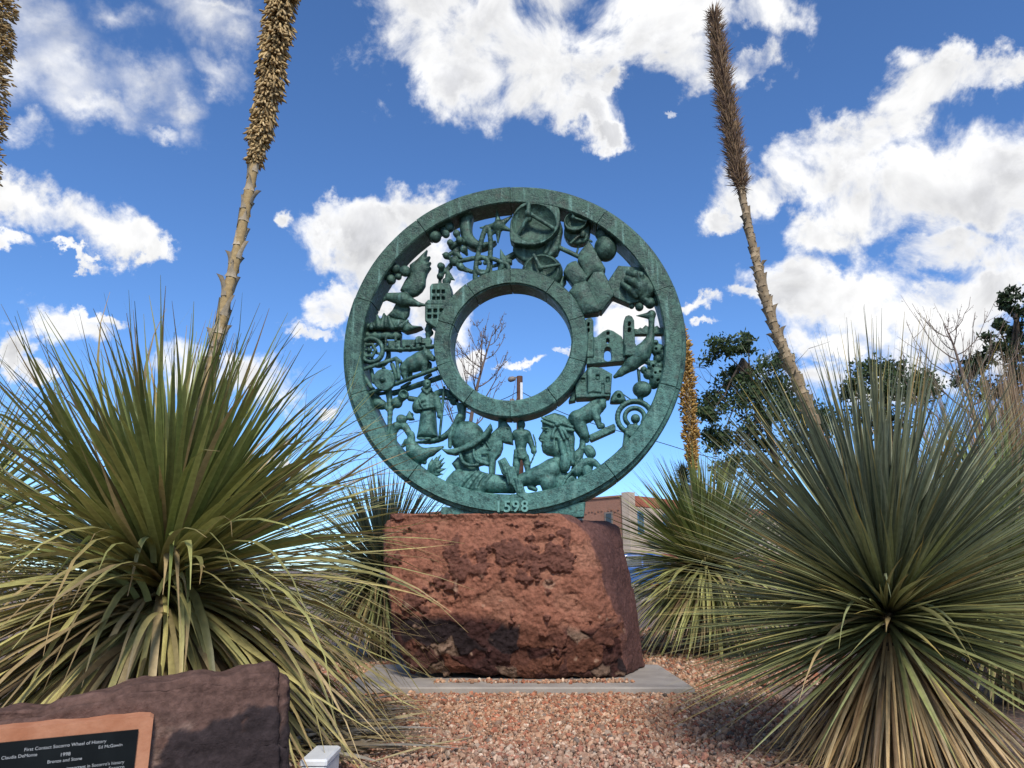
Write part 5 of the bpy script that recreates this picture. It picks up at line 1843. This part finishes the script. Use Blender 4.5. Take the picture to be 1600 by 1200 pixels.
# ------------------------------------------------------------------ trees behind the bed
def branch_path(p0, p1, r, sag=0.15, n=6):
    t = np.linspace(0, 1, n)[:, None]
    L = np.linalg.norm(p1 - p0)
    off = np.array([r.normal(), r.normal(), -abs(r.normal())]) * sag * L
    return p0 + (p1 - p0) * t + off * (t * (1 - t)) + r.normal(0, 0.012 * L, (n, 3)) * t


def leafy_tree(label, Y, tr, clumps, seed, leafsize, col, twigs=()):
    r = np.random.default_rng(seed)
    tp = np.array([at(x, y, Y) for x, y in tr])
    tp[0, 2] = 0.0
    root = thing('broadleaf_tree', tuple(tp[0]), label, 'tree')
    tp = spline(tp, 5)
    mb = MB()
    mb.tube(tp, np.linspace(0.16, 0.06, len(tp)), 9)
    mb.build('trunk', BARK, root, smooth=True)
    lb, cr_ = MB(), MB()
    m_px = Y / FPX * 1.03
    for (x, y, rp) in clumps:
        c0 = at(x, y, Y + r.normal(0, 0.5))
        k = r.integers(len(tp) // 3, len(tp))
        lb.tube(branch_path(tp[k], c0, r), np.linspace(0.045, 0.012, 6), 5)
        R_ = rp * m_px
        subs = c0 + r.normal(0, 0.5, (7, 3)) * R_ * np.array([1, 1, 0.75])
        for s_ in subs:
            lb.tube(branch_path(c0, s_, r, 0.1, 4), np.linspace(0.014, 0.005, 4), 4)
            n = int(105 * max(R_ / 0.6, 0.5))
            ctr = s_ + r.normal(0, 0.30, (n, 3)) * R_ * np.array([1, 1, 0.7])
            a, b = rot_many(n), r.uniform(0.6, 1.3, (n, 1, 1)) * leafsize
            q_ = np.array([(-0.5, 0, 0), (0, -0.24, 0.05), (0.5, 0, 0), (0, 0.24, 0.05)])
            V = np.einsum('nij,kj->nki', a, q_) * b + ctr[:, None]
            C = np.repeat(np.array(col) * r.uniform(0.55, 1.5, (n, 1)), 4, 0)
            cr_.add(V.reshape(-1, 3), np.arange(n * 4).reshape(-1, 4), C=C)
    for (x0, y0, x1, y1) in twigs:
        a, b = at(x0, y0, Y), at(x1, y1, Y)
        pth_ = branch_path(a, b, r, 0.2)
        lb.tube(pth_, np.linspace(0.02, 0.004, 6), 4)
        for j in range(5):
            s_ = pth_[r.integers(1, 6)]
            lb.tube(branch_path(s_, s_ + (b - a) * r.uniform(0.15, 0.35) + r.normal(0, 0.22, 3), r, 0.2, 4), np.linspace(0.009, 0.003, 4), 4)
    lb.build('limbs', BARK, root, smooth=True)
    o = cr_.build('crown', TREELEAF, root)
    return root


leafy_tree('dark green leafy tree rising beside the wheel behind the leaning bristly stalk', 24, [(1228, 880), (1222, 780), (1205, 690), (1180, 610), (1160, 560)],
           [(1128, 548, 26), (1170, 538, 20), (1148, 580, 18), (1106, 622, 26), (1152, 612, 32), (1198, 590, 34), (1182, 642, 40), (1122, 690, 28), (1168, 690, 30), (1228, 625, 38), (1245, 682, 46), (1132, 725, 22), (1192, 730, 34), (1262, 645, 40), (1110, 648, 18), (1215, 560, 14)],
           61, 0.17, (0.048, 0.075, 0.026), twigs=((1150, 620, 1088, 565), (1140, 640, 1095, 590), (1200, 600, 1262, 545)))
leafy_tree('dark green tree seen through the upright grey-green leaves', 27, [(1400, 880), (1398, 760), (1390, 660), (1380, 600)],
           [(1362, 578, 26), (1392, 590, 30), (1340, 610, 26), (1425, 615, 36), (1380, 640, 40), (1450, 600, 28)], 63, 0.18, (0.050, 0.075, 0.026))
leafy_tree('tall open dark green tree behind the dry tan grass', 19, [(1590, 880), (1585, 760), (1578, 640), (1583, 560), (1590, 480)],
           [(1575, 468, 14), (1596, 488, 18), (1560, 508, 10), (1586, 522, 20), (1556, 546, 20), (1592, 560, 26), (1528, 572, 22), (1505, 585, 20), (1600, 600, 36), (1560, 605, 28), (1640, 500, 34), (1650, 580, 50)], 65, 0.15, (0.036, 0.055, 0.020))


def bare_tree(label, Y, tr, n_br, seed, spread, r0, lo=0.25, lean=0.0):
    r = np.random.default_rng(seed)
    tp = np.array([at(x, y, Y) for x, y in tr])
    tp[0, 2] = 0.0
    root = thing('bare_tree', tuple(tp[0]), label, 'tree')
    tp = spline(tp, 6)
    mb = MB()
    mb.tube(tp, r0 * (1 - np.linspace(0, 1, len(tp)) * 0.88), 7)
    mb.build('trunk', TWIG, root, smooth=True)
    bb = MB()
    for i in range(n_br):
        f_ = lo + (0.97 - lo) * (i + r.random()) / n_br
        k = int(f_ * (len(tp) - 1))
        a = i * 2.4 + r.normal(0, 0.3)
        L = spread * (1.15 - 0.85 * f_) * r.uniform(0.7, 1.2)
        out = np.array([math.cos(a), 0.6 * math.sin(a), 0])
        pts = [tp[k] + out * L * q_ * (1 - 0.15 * q_) + np.array([0, 0, 1]) * L * (0.25 * q_ + 0.75 * q_ ** 2) for q_ in np.linspace(0, 1, 7)]
        pts = np.array(pts) + r.normal(0, 0.02 * L, (7, 3)) * np.linspace(0, 1, 7)[:, None]
        rb = r0 * 0.42 * (1 - 0.7 * f_)
        bb.tube(pts, np.linspace(rb, 0.004, 7), 5)
        for j in range(5):
            kk = r.integers(1, 6)
            d = pts[min(kk + 1, 6)] - pts[kk]
            d /= np.linalg.norm(d)
            e_ = d + r.normal(0, 0.55, 3) * np.array([1, 0.6, 0.7]) + np.array([0, 0, 0.25])
            l2 = L * r.uniform(0.15, 0.42)
            q_ = np.array([pts[kk] + e_ * l2 * t + np.array([0, 0, 0.25 * l2 * t * t]) for t in (0, 0.35, 0.7, 1.0)])
            bb.tube(q_, np.linspace(max(rb * 0.4, 0.005), 0.0025, 4), 4)
            # buds
            for t in (0.3, 0.6, 0.9):
                p_ = pts[kk] + e_ * l2 * t
                bb.tube(np.array([p_, p_ + r.normal(0, 0.02, 3)]), 0.005, 4)
    bb.build('branches', TWIG, root, smooth=True)
    return root


bare_tree('small leafless reddish tree seen through the hub of the wheel', 11.0, [(706, 890), (716, 770), (732, 680), (742, 620), (752, 580), (762, 545), (771, 516)], 19, 71, 0.95, 0.045, 0.25)
bare_tree('grey leafless tree with open branches above the stiff grey-green leaves', 15.0, [(1545, 880), (1540, 760), (1525, 660), (1505, 590), (1490, 540), (1475, 505)], 20, 73, 1.9, 0.07, 0.30)

# a yucca head beside the orange spike
yk = at(1069, 752, 16)
yr = thing('yucca_tree', (yk[0], yk[1], 0), 'small yucca tree with one round dark spiky head beside the orange flower spike', 'yucca')
trunk(yr, yk[0], yk[1], yk[2], 0.09)
ry_ = np.random.default_rng(81)
mb = MB()
for i in range(420):
    el_ = math.asin(ry_.uniform(-0.95, 1))
    a_ = ry_.uniform(0, 6.283)
    d = np.array([math.cos(a_) * math.cos(el_), math.sin(a_) * math.cos(el_), math.sin(el_)])
    V, F, T = leaf(yk + d * 0.03 + np.array([0, 0, 0.12 * d[2]]), d, (-math.sin(a_), math.cos(a_), 0), ry_.uniform(0.26, 0.40), 0.012, 0.8, 5)
    mb.add(V, F, C=np.tile(np.array([0.035, 0.045, 0.022]) * ry_.uniform(0.6, 1.4), (len(V), 1)))
o = mb.build('leaves', LEAF, yr, smooth=True)
o['kind'] = 'stuff'

# ------------------------------------------------------------------ utility pole with street light, cable
WOOD = plain_mat('weathered_pole', (0.050, 0.024, 0.016), (0.095, 0.045, 0.028), 6.0, 0.85, (40.0, 0.5, 0.01))
METAL = plain_mat('dull_metal', (0.16, 0.13, 0.11), (0.24, 0.20, 0.17), 12.0, 0.55)
PY = 30.0
pt, pb = at(812, 588, PY), at(813, 880, PY)
pole = thing('utility_pole', (pt[0], PY, 0), 'brown wooden utility pole with a street light seen through the wheel hub', 'utility pole')
mb = MB()
mb.tube(np.array([[pt[0], PY, -0.1], [pt[0], PY, pt[2] * 0.5], [pt[0], PY, pt[2]]]), [0.17, 0.15, 0.125], 12)
mb.build('pole', WOOD, pole, smooth=True)
lh = at(802, 594, PY)
mb = MB()
mb.tube(spline([(pt[0], PY, lh[2] + 0.02), (pt[0] - 0.15, PY, lh[2] + 0.12), (lh[0], PY, lh[2] + 0.08)], 4), 0.03, 6)
arm = mb.build('lamp_arm', METAL, pole, smooth=True)
mb = MB()
mb.tube(np.array([[lh[0] + 0.10, PY, lh[2] + 0.06], [lh[0], PY, lh[2] + 0.06], [lh[0] - 0.14, PY, lh[2] + 0.03], [lh[0] - 0.22, PY, lh[2]]]), [0.06, 0.11, 0.12, 0.06], 10)
mb.build('lamp_head', METAL, arm, smooth=True)
mb = MB()
bz = at(812, 632, PY)[2]
mb.tube(np.array([[pt[0] - 0.32, PY - 0.05, bz - 0.18], [pt[0] - 0.32, PY - 0.05, bz + 0.22]]), 0.10, 10)
mb.build('transformer', METAL, pole, smooth=True)
mb = MB()
mb.box((pt[0] + 0.02, PY - 0.20, bz + 0.1), (pt[0] + 0.12, PY - 0.12, bz + 0.9))
mb.build('number_plate', WHITE, pole)
CABLE = plain_mat('cable', (0.02, 0.02, 0.022), (0.03, 0.03, 0.03), 3.0, 0.7)
ca = np.array([at(x, y, Y) for x, y, Y in ((814, 612, 29.9), (870, 641, 30.3), (930, 663, 30.8), (1030, 691, 31.6), (1100, 712, 32.2), (1200, 735, 33.0))])
V, F = tube(spline(ca, 4), 0.017, 5)
tag(mk('overhead_cable', V, F, CABLE, loc=ca[0], smooth=True), 'thin dark overhead cable running from the pole past the wheel', 'cable')
cb = np.array([at(x, y, Y) for x, y, Y in ((809, 612, 29.9), (790, 622, 30.4), (760, 632, 31), (690, 650, 32), (600, 668, 33.5), (480, 690, 35))])
V, F = tube(spline(cb, 4), 0.015, 5)
tag(mk('overhead_cable', V, F, CABLE, loc=cb[0], smooth=True), 'thin dark overhead cable crossing behind the leafless reddish tree', 'cable')


# ------------------------------------------------------------------ brick building
def brick_mat():
    m, nt, b, oc = material('brown_brick')
    br_ = nt.add('ShaderNodeTexBrick')
    sp = nt.add('ShaderNodeSeparateXYZ')
    nt.put(sp.inputs[0], oc)
    cb_ = nt.add('ShaderNodeCombineXYZ')
    nt.put(cb_.inputs[0], nt.m('SUBTRACT', nt.m('MULTIPLY', sp.outputs[1], 0.72), nt.m('MULTIPLY', sp.outputs[0], 0.69)))
    nt.put(cb_.inputs[1], sp.outputs[2])
    nt.put(br_.inputs['Vector'], cb_.outputs[0])
    br_.inputs['Scale'].default_value = 4.6
    br_.inputs['Color1'].default_value = (0.29, 0.125, 0.078, 1)
    br_.inputs['Color2'].default_value = (0.36, 0.165, 0.105, 1)
    br_.inputs['Mortar'].default_value = (0.34, 0.26, 0.20, 1)
    br_.inputs['Mortar Size'].default_value = 0.012
    n = nt.noise(oc, 1.2, 6, 0.6)
    nt.put(b.inputs['Base Color'], nt.mix(nt.step(n, 0.3, 0.7, 0.0, 0.35), br_.outputs[0], (0.20, 0.11, 0.075)))
    b.inputs['Roughness'].default_value = 0.9
    return m


BRICK = brick_mat()
STUCCO = plain_mat('pale_stucco', (0.42, 0.33, 0.25), (0.52, 0.42, 0.33), 1.5, 0.9)
REDBAND = plain_mat('red_brick_band', (0.30, 0.085, 0.050), (0.38, 0.13, 0.075), 3.0, 0.85)
GLASS = plain_mat('window_glass', (0.02, 0.03, 0.045), (0.03, 0.045, 0.06), 1.0, 0.12, None, 0.6)
BLUE = plain_mat('blue_frame', (0.05, 0.13, 0.22), (0.07, 0.17, 0.28), 4.0, 0.6)
BC = at(982, 772, 45.0)
HT = BC[2]
rdv, ldv = np.array([0.72, 0.69, 0]), np.array([-0.69, 0.72, 0])
rdv, ldv = rdv / np.linalg.norm(rdv), ldv / np.linalg.norm(ldv)
B0 = np.array([BC[0], BC[1], 0.0])
bld = thing('brick_building', tuple(B0), 'low brown brick building with a pale stuccoed side beyond the boulder', 'building')
UL = np.array([ldv, rdv, [0, 0, 1.0]])      # local (s along left face, depth inwards along right face, z)
UR = np.array([rdv, ldv, [0, 0, 1.0]])
mb = MB()
mb.box((0.0, 0.0, 0), (22, 24, HT - 0.12), UL, B0)
mb.build('wall', BRICK, bld)
mb = MB()
mb.box((0.0, -0.03, 0.9), (24, -0.001, HT - 0.72), UR, B0)
mb.build('stucco_face', STUCCO, bld)
mb = MB()
mb.box((0.45, -0.06, HT - 0.70), (24, 0.10, HT - 0.06), UR, B0)
mb.build('parapet_band', REDBAND, bld)
mb = MB()
mb.box((0.0, -0.05, 0.0), (24, -0.002, 1.9), UR, B0)
mb.build('red_base', REDBAND, bld)
mb = MB()
mb.box((-0.12, -0.10, 0), (0.50, 0.45, HT + 0.12), UR, B0)
mb.build('corner_pier', STUCCO, bld)
mb = MB()
mb.box((0.55, -0.08, HT - 0.12), (22, 0.3, HT - 0.02), UL, B0)
mb.build('coping', BRICK, bld)
dent0 = None
for row, zz in enumerate((HT - 0.86,)):
    for i in range(46):
        s_ = 0.8 + i * 0.26
        if dent0 is None:
            mb = MB()
            mb.box((-0.06, -0.05, -0.06), (0.06, 0.0, 0.06), UL)
            me_ = fastmesh('brick', np.concatenate(mb.V), np.concatenate(mb.F4), mat=BRICK)
            dent0 = me_
        o = bpy.data.objects.new('brick', dent0)
        COL.objects.link(o)
        o.parent = bld
        o.location = ldv * s_ + np.array([0, 0, zz - 0.10 * (i % 3 == 1)])


def window(U, s0, s1, z0, z1, frame_mat):
    mb = MB()
    t_ = 0.09
    mb.box((s0, -0.06, z0), (s0 + t_, 0.02, z1), U, B0)
    mb.box((s1 - t_, -0.06, z0), (s1, 0.02, z1), U, B0)
    mb.box((s0 + t_, -0.06, z1 - t_), (s1 - t_, 0.02, z1), U, B0)
    mb.box((s0 + t_, -0.06, z0), (s1 - t_, 0.02, z0 + t_), U, B0)
    mb.box((s0 + t_, -0.05, (z0 + z1) / 2 - .03), (s1 - t_, 0.02, (z0 + z1) / 2 + .03), U, B0)
    fr_ = mb.build('window', frame_mat, bld)
    mb = MB()
    mb.box((s0 + t_, -0.04, z0 + t_), (s1 - t_, -0.035, z1 - t_), U, B0)
    mb.build('pane', GLASS, fr_)


zw1 = at(955, 800, 46.0)[2]
for s_ in (1.25, 3.6, 6.0, 8.4):
    window(UL, s_, s_ + 0.62, zw1 - 1.5, zw1, METAL)
zw2 = at(991, 799, 45.6)[2]
for s_ in (0.75, 3.4, 6.1, 8.8, 11.5):
    window(UR, s_, s_ + 0.62, zw2 - 1.35, zw2, BLUE)

# ------------------------------------------------------------------ parked blue car, only its roof clears the plants
PAINT = plain_mat('blue_car_paint', (0.015, 0.085, 0.30), (0.02, 0.10, 0.34), 2.0, 0.25, None, 0.6)
TYRE = plain_mat('tyre_rubber', (0.015, 0.015, 0.016), (0.025, 0.025, 0.026), 9.0, 0.85)
LAMP = plain_mat('lamp_lens', (0.5, 0.5, 0.5), (0.6, 0.6, 0.6), 9.0, 0.2)
cx0 = at(1010, 880, 33.5)[0]
car = thing('parked_car', (cx0, 33.5, -0.006), 'blue car parked on the street in front of the pale building side', 'car')
prof = [(-2.15, 0.35), (-2.20, 0.75), (-2.05, 0.98), (-1.75, 1.05), (-1.25, 1.55), (-0.9, 1.63), (0.5, 1.62), (1.25, 1.10), (2.05, 0.95), (2.2, 0.70), (2.18, 0.35)]
V, n_ = [], len(prof)
for yv, sc_ in ((-0.86, 1.0), (-0.80, 1.0), (0.80, 1.0), (0.86, 1.0)):
    for (x, z) in prof:
        inset = 0.16 * sstep(np.array(z), 1.0, 1.6)
        yy = np.sign(yv) * (abs(yv) - inset)
        zz = z - (0.05 if abs(yv) > 0.83 and z > 0.6 else 0)
        V.append((cx0 + x, 33.5 + yy, zz))
F = [(k * n_ + i, k * n_ + i + 1, (k + 1) * n_ + i + 1, (k + 1) * n_ + i) for k in range(3) for i in range(n_ - 1)]
F += [(k * n_ + n_ - 1, k * n_, (k + 1) * n_, (k + 1) * n_ + n_ - 1) for k in range(3)]
caps = np.array([list(range(n_)), list(range(4 * n_ - 1, 3 * n_ - 1, -1))])
mk('body', V, [np.array(F), caps], PAINT, car)
for sgn in (-1, 1):
    for poly_ in ([(-1.55, 1.08), (-1.15, 1.50), (-0.35, 1.52), (-0.35, 1.08)], [(-0.27, 1.08), (-0.27, 1.52), (0.45, 1.51), (0.95, 1.12), (0.95, 1.08)]):
        m_ = len(poly_)
        V = []
        for off in (0.004, -0.02):
            for (x, z) in poly_:
                yy = 0.86 - 0.16 * float(sstep(np.array(z), 1.0, 1.6)) + off + 0.01
                V.append((cx0 + x, 33.5 + sgn * yy, z))
        F = [(i, (i + 1) % m_, m_ + (i + 1) % m_, m_ + i) for i in range(m_)]
        mk('side_window', V, [np.array(F), np.array([list(range(m_)), list(range(2 * m_ - 1, m_ - 1, -1))])], GLASS, car)
    for x in (-1.35, 1.35):
        a = np.linspace(0, 2 * np.pi, 21)[:-1]
        mb = MB()
        mb.tube(np.array([[cx0 + x, 33.5 + sgn * 0.68, 0.325], [cx0 + x, 33.5 + sgn * 0.885, 0.325]]), [0.32, 0.32], 20)
        wh = mb.build('wheel', TYRE, car)
        mb = MB()
        mb.tube(np.array([[cx0 + x, 33.5 + sgn * 0.87, 0.325], [cx0 + x, 33.5 + sgn * 0.895, 0.325]]), [0.20, 0.19], 14)
        mb.build('rim', METAL, wh)
    mb = MB()
    mb.box((cx0 + 2.08, 33.5 + sgn * 0.62 - 0.16, 0.70), (cx0 + 2.20, 33.5 + sgn * 0.62 + 0.16, 0.84))
    mb.build('headlight', LAMP, car)
V = [(cx0 + 0.53, 32.78, 1.60), (cx0 + 0.53, 34.22, 1.60), (cx0 + 1.24, 34.32, 1.13), (cx0 + 1.24, 32.68, 1.13)]
V2_ = [(a + 0.012, b, c + 0.012) for a, b, c in V]
mk('windscreen', V + V2_, np.array([(0, 1, 2, 3), (4, 7, 6, 5), (0, 4, 5, 1), (1, 5, 6, 2), (2, 6, 7, 3), (3, 7, 4, 0)]), GLASS, car)
